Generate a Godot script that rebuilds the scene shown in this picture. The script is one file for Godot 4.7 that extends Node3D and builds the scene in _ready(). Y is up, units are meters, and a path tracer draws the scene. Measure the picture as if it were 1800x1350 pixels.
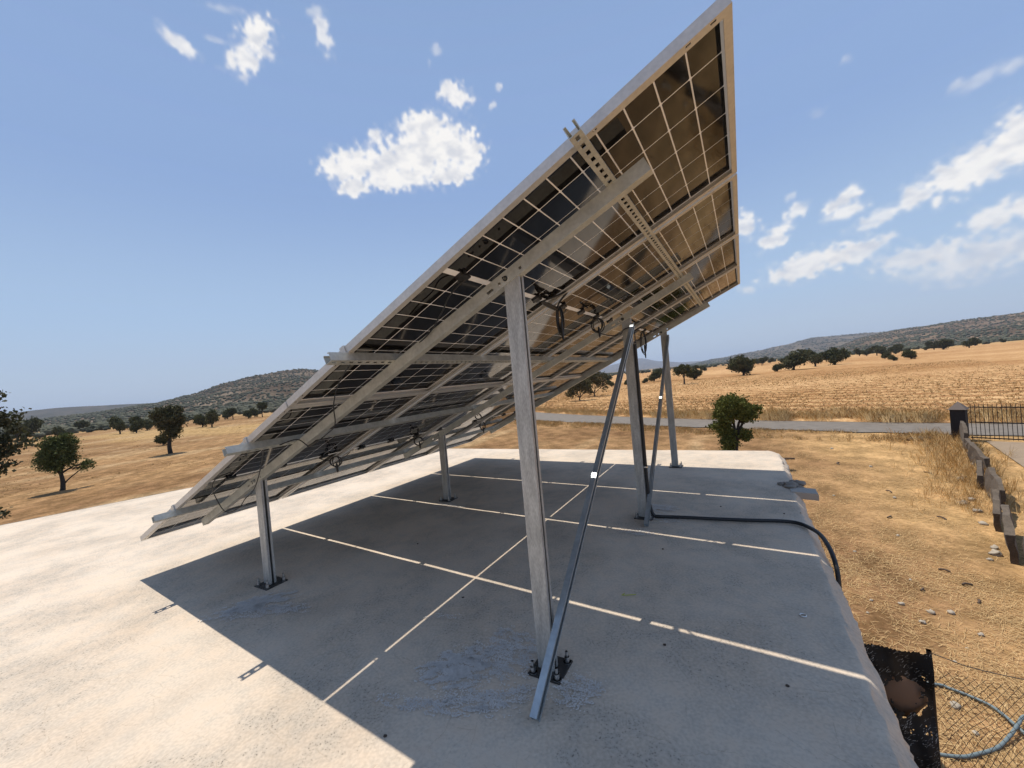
extends Node3D

# ------------------------------------------------------------------ measures
const GROUND := -3.1                      # yard level below the roof surface (roof = 0)
const TILT := 24.41                       # slope of the solar array, degrees
const LOW := 0.261                        # height of the array's low edge
const PW := 1.070                         # panel width (along -z)
const PL := 2.278                         # panel length (up the slope)
const GAP := 0.027
const EYE := Vector3(4.114, 1.236, 1.22)

const CLOUDS := [[-37.61,30.43,5.7,-0.11,-0.37,-3.13,1],[-33.16,29.71,2.4,-0.11,-0.22,-1.82,1],[-42.45,28.89,6.04,0.74,0.14,-2.29,1],[-48.45,28.08,3.78,0.22,-0.23,-2.05,1],[-51.09,27.71,2.1,0.17,-0.13,-1.19,1],[-48.92,25.75,2.02,0.11,-0.11,-1.0,1],[-45.51,31.51,1.12,0.06,-0.09,-0.74,0.9],[-39.13,32.73,3.61,0.01,-0.14,-1.13,1],[-43.07,26.73,4.62,0.39,-0.01,-1.13,0.95],[-35.98,27.53,3.58,0.37,0.15,-1.38,1],[-66.53,35.97,1.74,-0.72,-0.46,-0.56,0.85],[-58.68,38.56,1.62,-0.36,-1.06,-1.34,1],[-60.28,36.12,1.92,0.4,-0.15,-1.21,0.95],[-57.65,37.14,1.06,-0.37,-0.37,-0.4,0.7],[-62.86,37.11,1.28,0.04,-0.12,-0.28,0.35],[-61.99,39.6,2.02,0.23,-0.14,-0.39,0.3],[-60.32,34.78,0.6,0.12,-0.07,-0.58,0.5],[-50.97,39.69,0.89,0.29,0.62,-1.62,0.75],[-51.53,41.42,1.11,0.16,-0.09,-0.6,0.4],[-34.04,35.43,2.36,-0.6,-0.63,-1.0,0.95],[-35.27,36.29,0.95,-0.01,-0.09,-0.62,0.7],[-27.92,36.02,0.4,-0.03,-0.06,-0.47,0.6],[-29.05,34.22,0.58,0.18,0.17,-0.25,0.6],[-36.24,39.48,0.87,-0.0,-0.07,-0.48,0.35],[-37.35,38.31,0.39,0.0,-0.06,-0.39,0.3],[19.92,15.26,3.71,1.12,0.48,-1.74,0.95],[22.72,16.31,1.21,0.35,0.65,-2.5,0.95],[15.97,14.3,1.37,0.6,0.32,-0.92,0.85],[21.0,10.68,2.1,0.5,0.21,-1.08,0.85],[22.6,11.05,0.89,-0.1,0.07,-1.15,0.85],[10.71,15.76,1.61,0.91,0.38,-0.8,0.9],[10.91,14.56,1.83,0.3,0.18,-0.75,0.85],[6.5,15.92,1.26,0.58,0.34,-0.74,0.8],[4.25,13.71,1.56,0.9,0.51,-0.98,0.9],[1.39,15.72,1.51,-0.39,-0.13,-1.64,0.85],[6.2,17.62,0.6,0.34,0.18,-0.33,0.4],[13.18,13.09,2.38,0.62,0.21,-0.78,0.7],[7.23,10.01,4.42,0.84,0.32,-1.49,0.9],[11.18,10.23,3.0,0.7,0.27,-1.17,0.8],[13.92,11.18,1.0,-0.07,0.03,-0.4,0.7],[15.42,8.51,3.46,0.06,0.12,-1.34,0.7],[19.83,7.54,4.17,0.11,0.15,-1.75,0.6],[0.94,8.41,0.94,-0.18,-0.04,-0.47,0.5],[22.43,7.75,2.34,-0.09,0.11,-1.95,0.5],[17.63,6.56,4.24,-0.55,0.01,-1.4,0.3],[20.66,22.06,1.73,0.35,0.17,-0.55,0.32],[22.74,21.96,1.04,0.27,0.16,-0.52,0.38],[19.3,22.34,0.62,0.12,0.1,-0.33,0.35],[11.92,28.07,0.52,-0.05,0.11,-0.44,0.4],[9.14,24.71,0.82,0.06,0.15,-0.48,0.18]]

var M := {}
var used := {}
var array_frame: Transform3D

# ------------------------------------------------------------------ naming
func numbered(called: String) -> String:
	var n: int = used.get(called, 0)
	used[called] = n + 1
	return called if n == 0 else "%s_%03d" % [called, n]

func tag(o: Node, label: String, category := "", group := "", kind := "") -> Node:
	if label: o.set_meta("label", label)
	if category: o.set_meta("category", category)
	if group: o.set_meta("group", group)
	if kind: o.set_meta("kind", kind)
	return o

func thing(called: String, label: String, category: String, at := Transform3D(), group := "") -> Node3D:
	var o := Node3D.new()
	o.name = numbered(called)
	add_child(o)
	o.transform = at
	tag(o, label, category, group)
	return o

func inst(called: String, mesh: Mesh, mat: Material, parent: Node = self, at := Transform3D()) -> MeshInstance3D:
	var o := MeshInstance3D.new()
	o.name = numbered(called) if parent == self else called
	o.mesh = mesh
	o.material_override = mat
	o.transform = at
	o.cast_shadow = GeometryInstance3D.SHADOW_CASTING_SETTING_ON
	parent.add_child(o, true)
	return o

func copy(o: Node3D, label: String) -> Node3D:
	var c: Node3D = o.duplicate()
	var base := String(o.name)
	var cut := RegEx.create_from_string("_\\d{3}$").sub(base, "")
	c.name = numbered(cut)
	add_child(c)
	if label: c.set_meta("label", label)
	return c

# ------------------------------------------------------------------ mesh helpers
func begin() -> SurfaceTool:
	var st := SurfaceTool.new()
	st.begin(Mesh.PRIMITIVE_TRIANGLES)
	return st

func quad(st: SurfaceTool, a: Vector3, b: Vector3, c: Vector3, d: Vector3, n: Vector3) -> void:
	var p := [a, b, c, d]
	if (c - a).cross(b - a).dot(n) < 0.0:
		p = [a, d, c, b]
	for i in [0, 1, 2, 0, 2, 3]:
		st.set_normal(n)
		st.add_vertex(p[i])

func box(st: SurfaceTool, c: Vector3, s: Vector3, bs := Basis()) -> void:
	var h := s * 0.5
	for ax in 3:
		for sg in [-1.0, 1.0]:
			var n := Vector3(); n[ax] = sg
			var u := Vector3(); u[(ax + 1) % 3] = 1.0
			var v := Vector3(); v[(ax + 2) % 3] = 1.0
			var o := n * h
			var uu := u * h
			var vv := v * h
			quad(st, c + bs * (o - uu - vv), c + bs * (o + uu - vv), c + bs * (o + uu + vv), c + bs * (o - uu + vv), (bs * n).normalized())

func frames(pts: Array) -> Array:
	var out := []
	var up := Vector3.UP
	var prev := Vector3()
	for i in pts.size():
		var t: Vector3 = (pts[min(i + 1, pts.size() - 1)] - pts[max(i - 1, 0)]).normalized()
		if i == 0:
			up = Vector3.UP if absf(t.y) < 0.9 else Vector3.RIGHT
			prev = t.cross(up).normalized()
		else:
			prev = (prev - t * prev.dot(t)).normalized()
		out.append([prev, t.cross(prev).normalized()])
	return out

func tube(st: SurfaceTool, pts: Array, radii: Array, sides := 7, caps := true) -> void:
	var fr := frames(pts)
	for i in pts.size() - 1:
		for k in sides:
			var q := []
			for e in [[i, k], [i + 1, k], [i + 1, k + 1], [i, k + 1]]:
				var a: float = TAU * e[1] / sides
				var d: Vector3 = fr[e[0]][0] * cos(a) + fr[e[0]][1] * sin(a)
				q.append([pts[e[0]] + d * radii[e[0]], d])
			for j in [0, 1, 2, 0, 2, 3]:
				st.set_normal(q[j][1])
				st.add_vertex(q[j][0])
	if caps:
		for e in [0, pts.size() - 1]:
			var n: Vector3 = (pts[1] - pts[0]).normalized() * -1.0 if e == 0 else (pts[e] - pts[e - 1]).normalized()
			for k in sides:
				var a0 := TAU * k / sides
				var a1 := TAU * (k + 1) / sides
				for v in [pts[e], pts[e] + (fr[e][0] * cos(a0) + fr[e][1] * sin(a0)) * radii[e], pts[e] + (fr[e][0] * cos(a1) + fr[e][1] * sin(a1)) * radii[e]]:
					st.set_normal(n)
					st.add_vertex(v)

func same(n: int, r: float) -> Array:
	var a := []
	a.resize(n)
	a.fill(r)
	return a

func smooth_path(pts: Array, per := 6) -> Array:
	var c := Curve3D.new()
	for i in pts.size():
		var t: Vector3 = (pts[min(i + 1, pts.size() - 1)] - pts[max(i - 1, 0)]) * 0.17
		c.add_point(pts[i], -t, t)
	var out := []
	for i in pts.size() - 1:
		for k in per:
			out.append(c.sample(i, float(k) / per))
	out.append(pts[-1])
	return out

func cyl(st: SurfaceTool, a: Vector3, b: Vector3, r: float, sides := 8) -> void:
	tube(st, [a, b], [r, r], sides)

func rock_mesh(sd: int, r: Vector3, rough := 0.3) -> ArrayMesh:
	var n := FastNoiseLite.new(); n.seed = sd; n.frequency = 0.9
	var sm := SphereMesh.new(); sm.radial_segments = 10; sm.rings = 6
	var arr := sm.get_mesh_arrays()
	var v: PackedVector3Array = arr[Mesh.ARRAY_VERTEX]
	var st := begin()
	for i in arr[Mesh.ARRAY_INDEX]:
		var p: Vector3 = v[i] * 2.0
		st.add_vertex(p * (1.0 + rough * (n.get_noise_3dv(p * 1.6 + Vector3(sd, 0, 0)) * 2.0 + n.get_noise_3dv(p * 4.5 + Vector3(0, sd, 0)))) * r)
	st.generate_normals()
	return st.commit()

# ------------------------------------------------------------------ materials
func noise(sd: int, freq: float, oct := 4, kind := FastNoiseLite.TYPE_SIMPLEX_SMOOTH) -> FastNoiseLite:
	var n := FastNoiseLite.new()
	n.seed = sd
	n.frequency = freq
	n.noise_type = kind
	n.fractal_octaves = oct
	return n

func noise_bytes(sd: int, freq: float, oct: int, w: int, h: int) -> PackedByteArray:
	var im := noise(sd, freq, oct).get_seamless_image(w, h, false, false, 0.12, true)
	im.convert(Image.FORMAT_L8)
	return im.get_data()

func lin(r: float, g: float, b: float) -> Color:
	return Color(r, g, b).linear_to_srgb()

func mat(c: Color, rough := 0.8, metal := 0.0) -> StandardMaterial3D:
	var m := StandardMaterial3D.new()
	m.albedo_color = c
	m.roughness = rough
	m.metallic = metal
	return m

func tex_from(w: int, h: int, data: PackedByteArray) -> ImageTexture:
	return ImageTexture.create_from_image(Image.create_from_data(w, h, false, Image.FORMAT_RGB8, data))

# grey map that multiplies a colour: lo..hi brightness from two noises
func grain(sd: int, size: int, f1: float, f2: float, lo: float, hi: float, mix := 0.5, sx := 1) -> ImageTexture:
	var a := noise_bytes(sd, f1, 4, size, size)
	var b := noise_bytes(sd + 7, f2, 3, size, size)
	var d := PackedByteArray()
	d.resize(size * size * 3)
	for i in size * size:
		var v := int(255.0 * lerpf(lo, hi, clampf((a[i] * (1.0 - mix) + b[i] * mix) / 255.0, 0.0, 1.0)))
		d[i * 3] = v; d[i * 3 + 1] = v; d[i * 3 + 2] = v
	return tex_from(size, size, d)

func normal_of(sd: int, size: int, f: float, oct: int, strength: float) -> ImageTexture:
	var im := noise(sd, f, oct).get_seamless_image(size, size)
	im.convert(Image.FORMAT_RGBA8)
	im.bump_map_to_normal_map(strength)
	return ImageTexture.create_from_image(im)

func triplanar(m: StandardMaterial3D, s: Vector3, world := false) -> StandardMaterial3D:
	m.uv1_triplanar = true
	m.uv1_world_triplanar = world
	m.uv1_scale = s
	return m

func soil_texture() -> ImageTexture:
	var S := 1024
	var a := noise_bytes(11, 0.004, 5, S, S)
	var b := noise_bytes(12, 0.03, 4, S, S)
	var c := noise_bytes(13, 0.16, 2, S, S)
	var d := PackedByteArray()
	d.resize(S * S * 3)
	for i in S * S:
		var t := (a[i] * 0.45 + b[i] * 0.35 + c[i] * 0.2) / 255.0
		t = clampf((t - 0.3) * 2.2, 0.0, 1.0)
		var k := 0.66 + 0.34 * t
		d[i * 3] = int(255 * k); d[i * 3 + 1] = int(252 * k); d[i * 3 + 2] = int(248 * (0.64 + 0.36 * t))
	var im := Image.create_from_data(S, S, false, Image.FORMAT_RGB8, d)
	var rg := RandomNumberGenerator.new(); rg.seed = 5
	for i in 5200:
		var x := rg.randf() * S
		var y := rg.randf() * S
		if a[int(y) * S + int(x)] < 105 and rg.randf() < 0.8:
			continue
		var an := rg.randf() * TAU
		var ln := rg.randi_range(6, 24)
		var dark := rg.randf() < 0.22
		var col := Color(0.5, 0.46, 0.42) if dark else Color(1.0, 0.98, 0.86)
		for k in ln:
			var px := posmod(int(x + cos(an) * k), S)
			var py := posmod(int(y + sin(an) * k), S)
			im.set_pixel(px, py, im.get_pixel(px, py).lerp(col, 0.75))
			an += rg.randf_range(-0.05, 0.05)
	return ImageTexture.create_from_image(im)

func field_texture() -> ImageTexture:      # stubble: straw swaths that run along u, 24 m a tile
	var S := 1024
	var a := noise_bytes(21, 0.008, 4, S, S)
	var b := noise_bytes(22, 0.07, 3, S, S)
	var c := noise_bytes(23, 0.28, 2, S, S)
	var d := PackedByteArray()
	d.resize(S * S * 3)
	for y in S:
		for x in S:
			var i := y * S + x
			var w := sin(TAU * (y / 128.0 + (a[i] - 128) / 420.0))
			var t := 0.5 + 0.22 * w + (b[i] - 128) / 330.0 + (c[i] - 128) / 420.0
			t = clampf(t, 0.0, 1.0)
			var k := 0.62 + 0.38 * t
			d[i * 3] = int(255 * k); d[i * 3 + 1] = int(253 * k * k / (0.35 + 0.65 * k)); d[i * 3 + 2] = int(250 * k * (0.75 + 0.25 * t))
	return tex_from(S, S, d)

func roof_texture() -> ImageTexture:       # lime-washed screed, 3.4 m a tile
	var S := 2048
	var a := noise_bytes(31, 0.0022, 5, S, S)
	var b := noise_bytes(32, 0.012, 4, S, S)
	var c := noise_bytes(33, 0.09, 3, S, S)
	var e := noise_bytes(34, 0.22, 1, S, S)
	var d := PackedByteArray()
	d.resize(S * S * 3)
	for i in S * S:
		var t := 0.95 + (a[i] - 128) * 0.0006 + (b[i] - 128) * 0.0004 + (c[i] - 128) * 0.00055
		var warm := (b[i] - 128) * 0.00012
		if e[i] + c[i] * 0.5 < 118 and a[i] < 122 and b[i] < 128:          # small pits in the screed, here and there
			t -= (118 - e[i] - c[i] * 0.5) * 0.0055
		t = clampf(t, 0.1, 1.0)
		d[i * 3] = int(255 * t); d[i * 3 + 1] = int(255 * minf(1.0, t - warm)); d[i * 3 + 2] = int(255 * minf(1.0, t - 2.0 * warm))
	var im := Image.create_from_data(S, S, false, Image.FORMAT_RGB8, d)
	var rg := RandomNumberGenerator.new(); rg.seed = 8
	for i in 2600:                                        # trowel marks and scratches
		var x := rg.randf() * S
		var y := rg.randf() * S
		var an := rg.randf_range(-0.5, 0.5) + (0.0 if rg.randf() < 0.7 else 1.4)
		var col := Color(0.62, 0.58, 0.53) if rg.randf() < 0.6 else Color(1, 1, 1)
		var st := rg.randf_range(0.1, 0.35)
		for k in rg.randi_range(10, 110):
			var px := posmod(int(x + cos(an) * k), S)
			var py := posmod(int(y + sin(an) * k), S)
			im.set_pixel(px, py, im.get_pixel(px, py).lerp(col, st))
			an += rg.randf_range(-0.03, 0.03)
	return ImageTexture.create_from_image(im)

func cloth_texture() -> ImageTexture:  # black cloth; pale flecks paint in sun spots through its holes, and wear
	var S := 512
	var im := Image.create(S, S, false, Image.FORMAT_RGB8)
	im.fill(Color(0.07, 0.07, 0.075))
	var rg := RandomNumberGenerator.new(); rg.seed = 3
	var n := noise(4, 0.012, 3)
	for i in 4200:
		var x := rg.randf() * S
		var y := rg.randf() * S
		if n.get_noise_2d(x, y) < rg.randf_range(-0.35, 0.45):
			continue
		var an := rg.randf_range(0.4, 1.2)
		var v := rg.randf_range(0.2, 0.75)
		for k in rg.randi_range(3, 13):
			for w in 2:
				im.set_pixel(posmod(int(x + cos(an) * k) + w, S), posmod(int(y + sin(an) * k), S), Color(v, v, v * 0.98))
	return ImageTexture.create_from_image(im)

func cell_texture() -> ImageTexture:       # a solar cell with its fine silver wires
	var im := Image.create(256, 256, false, Image.FORMAT_RGB8)
	im.fill(Color(0.075, 0.075, 0.09))
	for k in 10:
		im.fill_rect(Rect2i(0, int((k + 0.5) * 25.6), 256, 1), Color(0.17, 0.165, 0.17))
	return ImageTexture.create_from_image(im)

func make_materials() -> void:
	var galv := grain(41, 512, 0.008, 0.05, 0.78, 1.0, 0.45)
	M.steel = triplanar(mat(lin(0.64, 0.64, 0.58), 0.45, 0.45), Vector3(1.6, 1.6, 1.6))
	M.steel.albedo_texture = galv
	M.post = triplanar(mat(lin(0.65, 0.645, 0.61), 0.5, 0.35), Vector3(5.0, 0.9, 5.0))
	M.post.albedo_texture = grain(42, 512, 0.012, 0.09, 0.62, 1.0, 0.55)
	M.brace = triplanar(mat(lin(0.52, 0.57, 0.59), 0.35, 0.6), Vector3(1.2, 1.2, 1.2))
	M.brace.albedo_texture = galv
	M.zinc = mat(lin(0.7, 0.7, 0.69), 0.3, 0.9)
	M.alu = triplanar(mat(lin(0.68, 0.65, 0.60), 0.4, 0.4), Vector3(2, 2, 2))
	M.alu.albedo_texture = grain(43, 256, 0.02, 0.1, 0.86, 1.0)
	M.sheet = mat(lin(0.86, 0.81, 0.75), 0.08)
	M.sheet.metallic_specular = 0.4
	M.sheet.backlight_enabled = true
	M.sheet.backlight = lin(0.42, 0.41, 0.40)
	M.cell = mat(Color(1, 1, 1), 0.055)
	M.cell.albedo_texture = cell_texture()
	M.cell.metallic_specular = 0.5
	M.glass = mat(Color(0.85, 0.9, 0.95, 0.06), 0.03)
	M.glass.transparency = BaseMaterial3D.TRANSPARENCY_ALPHA
	M.black = mat(lin(0.012, 0.012, 0.013), 0.42)
	M.rubber = mat(lin(0.016, 0.016, 0.017), 0.5)
	M.plate = triplanar(mat(lin(0.05, 0.047, 0.045), 0.55, 0.3), Vector3(6, 6, 6))
	M.plate.albedo_texture = galv
	M.roof = triplanar(mat(lin(0.605, 0.506, 0.398), 0.92), Vector3.ONE / 3.4, true)
	M.roof.albedo_texture = roof_texture()
	M.roof.vertex_color_use_as_albedo = true
	M.roof.normal_enabled = true
	M.roof.normal_texture = normal_of(35, 1024, 0.09, 4, 4.0)
	M.roof.normal_scale = 0.16
	M.smear = triplanar(mat(lin(0.80, 0.76, 0.71), 0.95), Vector3(2, 2, 2), true)
	M.smear.albedo_texture = grain(44, 256, 0.02, 0.1, 0.82, 1.0)
	M.wall = triplanar(mat(lin(0.5, 0.45, 0.38), 0.95), Vector3(0.4, 0.4, 0.4), true)
	M.wall.albedo_texture = grain(45, 512, 0.01, 0.08, 0.7, 1.0)
	M.soil = triplanar(mat(Color(1, 1, 1), 1.0), Vector3.ONE / 5.3, true)
	M.soil.albedo_texture = soil_texture()
	M.soil.vertex_color_use_as_albedo = true
	M.soil.metallic_specular = 0.1
	M.field = mat(Color(1, 1, 1), 1.0)
	M.field.albedo_texture = field_texture()
	M.field.vertex_color_use_as_albedo = true
	M.field.metallic_specular = 0.1
	M.hill = triplanar(mat(Color(1, 1, 1), 1.0), Vector3.ONE / 60.0, true)
	M.hill.albedo_texture = grain(46, 512, 0.012, 0.08, 0.55, 1.0)
	M.hill.vertex_color_use_as_albedo = true
	M.hill.metallic_specular = 0.05
	M.asphalt = triplanar(mat(lin(0.215, 0.182, 0.148), 0.9), Vector3.ONE / 4.0, true)
	M.asphalt.albedo_texture = grain(47, 512, 0.01, 0.2, 0.72, 1.0)
	M.drive = triplanar(mat(lin(0.34, 0.25, 0.165), 0.95), Vector3.ONE / 3.0, true)
	M.drive.albedo_texture = grain(48, 512, 0.01, 0.12, 0.8, 1.0)
	M.bark = triplanar(mat(lin(0.06, 0.047, 0.036), 0.95), Vector3(3, 1.2, 3))
	M.bark.albedo_texture = grain(49, 256, 0.03, 0.12, 0.5, 1.0)
	M.leaf = mat(Color(1, 1, 1), 0.8)
	M.leaf.vertex_color_use_as_albedo = true
	M.leaf.cull_mode = BaseMaterial3D.CULL_DISABLED
	M.leaf.backlight_enabled = true
	M.leaf.backlight = lin(0.12, 0.14, 0.03)
	M.leaf.metallic_specular = 0.2
	M.grass = mat(Color(1, 1, 1), 0.9)
	M.grass.vertex_color_use_as_albedo = true
	M.grass.backlight_enabled = true
	M.grass.backlight = lin(0.5, 0.37, 0.19)
	M.grass.metallic_specular = 0.2
	M.grass.cull_mode = BaseMaterial3D.CULL_DISABLED
	M.scrub = mat(Color(1, 1, 1), 0.95)
	M.scrub.vertex_color_use_as_albedo = true
	M.slab = triplanar(mat(lin(0.215, 0.16, 0.11), 0.95), Vector3(0.9, 0.9, 0.9), true)
	M.slab.albedo_texture = grain(50, 512, 0.012, 0.07, 0.42, 1.0, 0.6)
	M.iron = mat(lin(0.025, 0.018, 0.016), 0.6, 0.2)
	M.pillar = triplanar(mat(lin(0.028, 0.022, 0.02), 0.85), Vector3(2, 2, 2))
	M.pillar.albedo_texture = M.bark.albedo_texture
	M.cap = mat(lin(0.12, 0.09, 0.075), 0.8)
	M.stone = triplanar(mat(lin(0.52, 0.44, 0.34), 0.95), Vector3(4, 4, 4), true)
	M.stone.albedo_texture = M.wall.albedo_texture
	M.clod = mat(lin(0.07, 0.05, 0.037), 0.95)
	M.hose = mat(lin(0.14, 0.18, 0.19), 0.6)
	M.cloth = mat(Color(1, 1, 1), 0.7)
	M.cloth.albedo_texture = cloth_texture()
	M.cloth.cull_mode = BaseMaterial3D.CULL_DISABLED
	M.wire = mat(lin(0.06, 0.05, 0.04), 0.7)
	M.sack = mat(lin(0.22, 0.13, 0.08), 0.8)
	M.spout = mat(lin(0.36, 0.33, 0.29), 0.8)
	M.rubble = triplanar(mat(lin(0.36, 0.31, 0.26), 0.95), Vector3(3, 3, 3), true)
	M.rubble.albedo_texture = M.wall.albedo_texture
	M.stick = mat(lin(0.09, 0.06, 0.04), 0.9)
	M.bag = mat(lin(0.45, 0.48, 0.55), 0.35)
	M.sprig = mat(lin(0.42, 0.44, 0.05), 0.6)

# ------------------------------------------------------------------ sky
func make_sky() -> PanoramaSkyMaterial:
	var Wd := 4096
	var H := 2048
	var im := Image.create(Wd, H, false, Image.FORMAT_RGB8)
	var top := Color(0.215, 0.325, 0.55)
	var mid := Color(0.285, 0.42, 0.70)
	var haze := Color(0.42, 0.575, 0.795)
	var low := Color(0.50, 0.59, 0.715)
	for y in H:
		var el := 90.0 - (y + 0.5) * 180.0 / H
		var c: Color
		if el >= 0.0:
			c = low.lerp(haze, smoothstep(0.0, 11.0, el)).lerp(mid, smoothstep(7.0, 27.0, el)).lerp(top, smoothstep(26.0, 75.0, el))
		else:
			c = Color(0.36, 0.27, 0.17)
		im.fill_rect(Rect2i(0, y, Wd, 1), c.linear_to_srgb())
	var puffs := CLOUDS.duplicate()
	var rg := RandomNumberGenerator.new(); rg.seed = 77
	for k in 16:                                          # the same loose fair-weather clouds all round
		var az := rg.randf_range(40.0, 255.0)
		var el := rg.randf_range(9.0, 38.0)
		for j in 4:
			puffs.append([az + rg.randf_range(-5, 5), el + rg.randf_range(-1.3, 1.3), rg.randf_range(2.0, 4.5), rg.randf_range(-0.3, 0.5), 0.2, -rg.randf_range(0.8, 1.8), rg.randf_range(0.6, 0.95)])
	var n1 := noise(91, 0.55, 5)
	n1.fractal_gain = 0.52
	var n2 := noise(92, 0.16, 3)
	var n3 := noise(93, 2.2, 4)
	n3.fractal_gain = 0.6
	var cover := PackedFloat32Array(); cover.resize(Wd * H / 2)
	var solid := PackedFloat32Array(); solid.resize(Wd * H / 2)
	for p in puffs:
		var det: float = p[2] * p[5] - p[3] * p[4]
		var amp := clampf(0.55 * minf(Vector2(p[2], p[3]).length(), Vector2(p[4], p[5]).length()), 0.25, 1.0)
		var ex := (absf(p[2]) + absf(p[4])) * 1.45
		var ey := (absf(p[3]) + absf(p[5])) * 1.45
		for yy in range(int((90.0 - p[1] - ey) * H / 180.0), int((90.0 - p[1] + ey) * H / 180.0) + 1):
			if yy < 0 or yy >= H / 2: continue
			var el := 90.0 - (yy + 0.5) * 180.0 / H
			for xx in range(int(floor((p[0] - ex) * Wd / 360.0)), int(floor((p[0] + ex) * Wd / 360.0)) + 1):
				var az := (xx + 0.5) * 360.0 / Wd
				var wx := n1.get_noise_2d(az * 1.5 + 61.0, el * 1.7)
				var wy := n1.get_noise_2d(az * 1.5 - 33.0, el * 1.7 + 80.0)
				var dx: float = az - p[0] + wx * amp * 1.5 + n3.get_noise_2d(az, el) * amp * 0.16
				var dy: float = el - p[1] + wy * amp + n3.get_noise_2d(az + 50.0, el) * amp * 0.16
				var s: float = (dx * p[5] - dy * p[4]) / det
				var t: float = (dy * p[2] - dx * p[3]) / det
				var f := 1.0 - (s * s + t * t)
				if f < -1.0: continue
				var at := yy * Wd + posmod(xx, Wd)
				var nn := n1.get_noise_2d(az * 1.1, el * 1.2) * 0.9 + n3.get_noise_2d(az * 0.8, el * 0.8) * 0.16 + n2.get_noise_2d(az, el) * 0.3
				var soft: float = lerpf(1.5, 0.8, clampf(p[6], 0.0, 1.0))
				var dens: float = smoothstep(0.0, soft, f * 1.15 + nn * (1.05 - 0.35 * clampf(f, 0.0, 1.0)) + 0.12) * smoothstep(-0.95, 0.1, f) * p[6]
				dens = maxf(dens, 0.16 * p[6] * smoothstep(-1.0, 0.5, f + nn * 0.8))
				cover[at] = cover[at] + dens * (1.0 - cover[at])
				solid[at] = maxf(solid[at], f)
	var bytes := PackedByteArray(); bytes.resize(Wd * H / 2)
	for i in Wd * H / 2:
		if cover[i] > 0.0: bytes[i] = int(255.0 * minf(cover[i], 1.0))
	var mask := Image.create_from_data(Wd, H / 2, false, Image.FORMAT_L8, bytes)
	mask.resize(Wd / 4, H / 8, Image.INTERPOLATE_TRILINEAR)
	mask.resize(Wd, H / 2, Image.INTERPOLATE_CUBIC)
	var soft_cover := mask.get_data()
	for y in H / 2:
		var el := 90.0 - (y + 0.5) * 180.0 / H
		for x in Wd:
			var cv := soft_cover[y * Wd + x] / 255.0 * 0.65 + cover[y * Wd + x] * 0.35
			if cv > 0.004:
				var az := (x + 0.5) * 360.0 / Wd
				if az > 180.0: az -= 360.0
				var body := n2.get_noise_2d(az * 1.7 + 40.0, el * 3.0) * 1.1 + n1.get_noise_2d(az * 0.5 + 9.0, el * 0.8) * 0.3 + 0.45
				var w := Color(0.96, 0.945, 0.93).lerp(Color(0.70, 0.72, 0.78), clampf(body * 1.1 - 0.2, 0.0, 1.0) * smoothstep(0.05, 0.7, solid[y * Wd + x]))
				w = w.lerp(Color(0.66, 0.66, 0.70), 0.35 * smoothstep(14.0, 5.0, el))
				var c := im.get_pixel(x, y).srgb_to_linear().lerp(w, clampf(cv, 0.0, 1.0))
				im.set_pixel(x, y, c.linear_to_srgb())
	var m := PanoramaSkyMaterial.new()
	m.panorama = ImageTexture.create_from_image(im)
	return m

# ------------------------------------------------------------------ the array
func on_array(u: float, v: float, n: float) -> Vector3:
	return array_frame * Vector3(v, n, -u)

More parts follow.
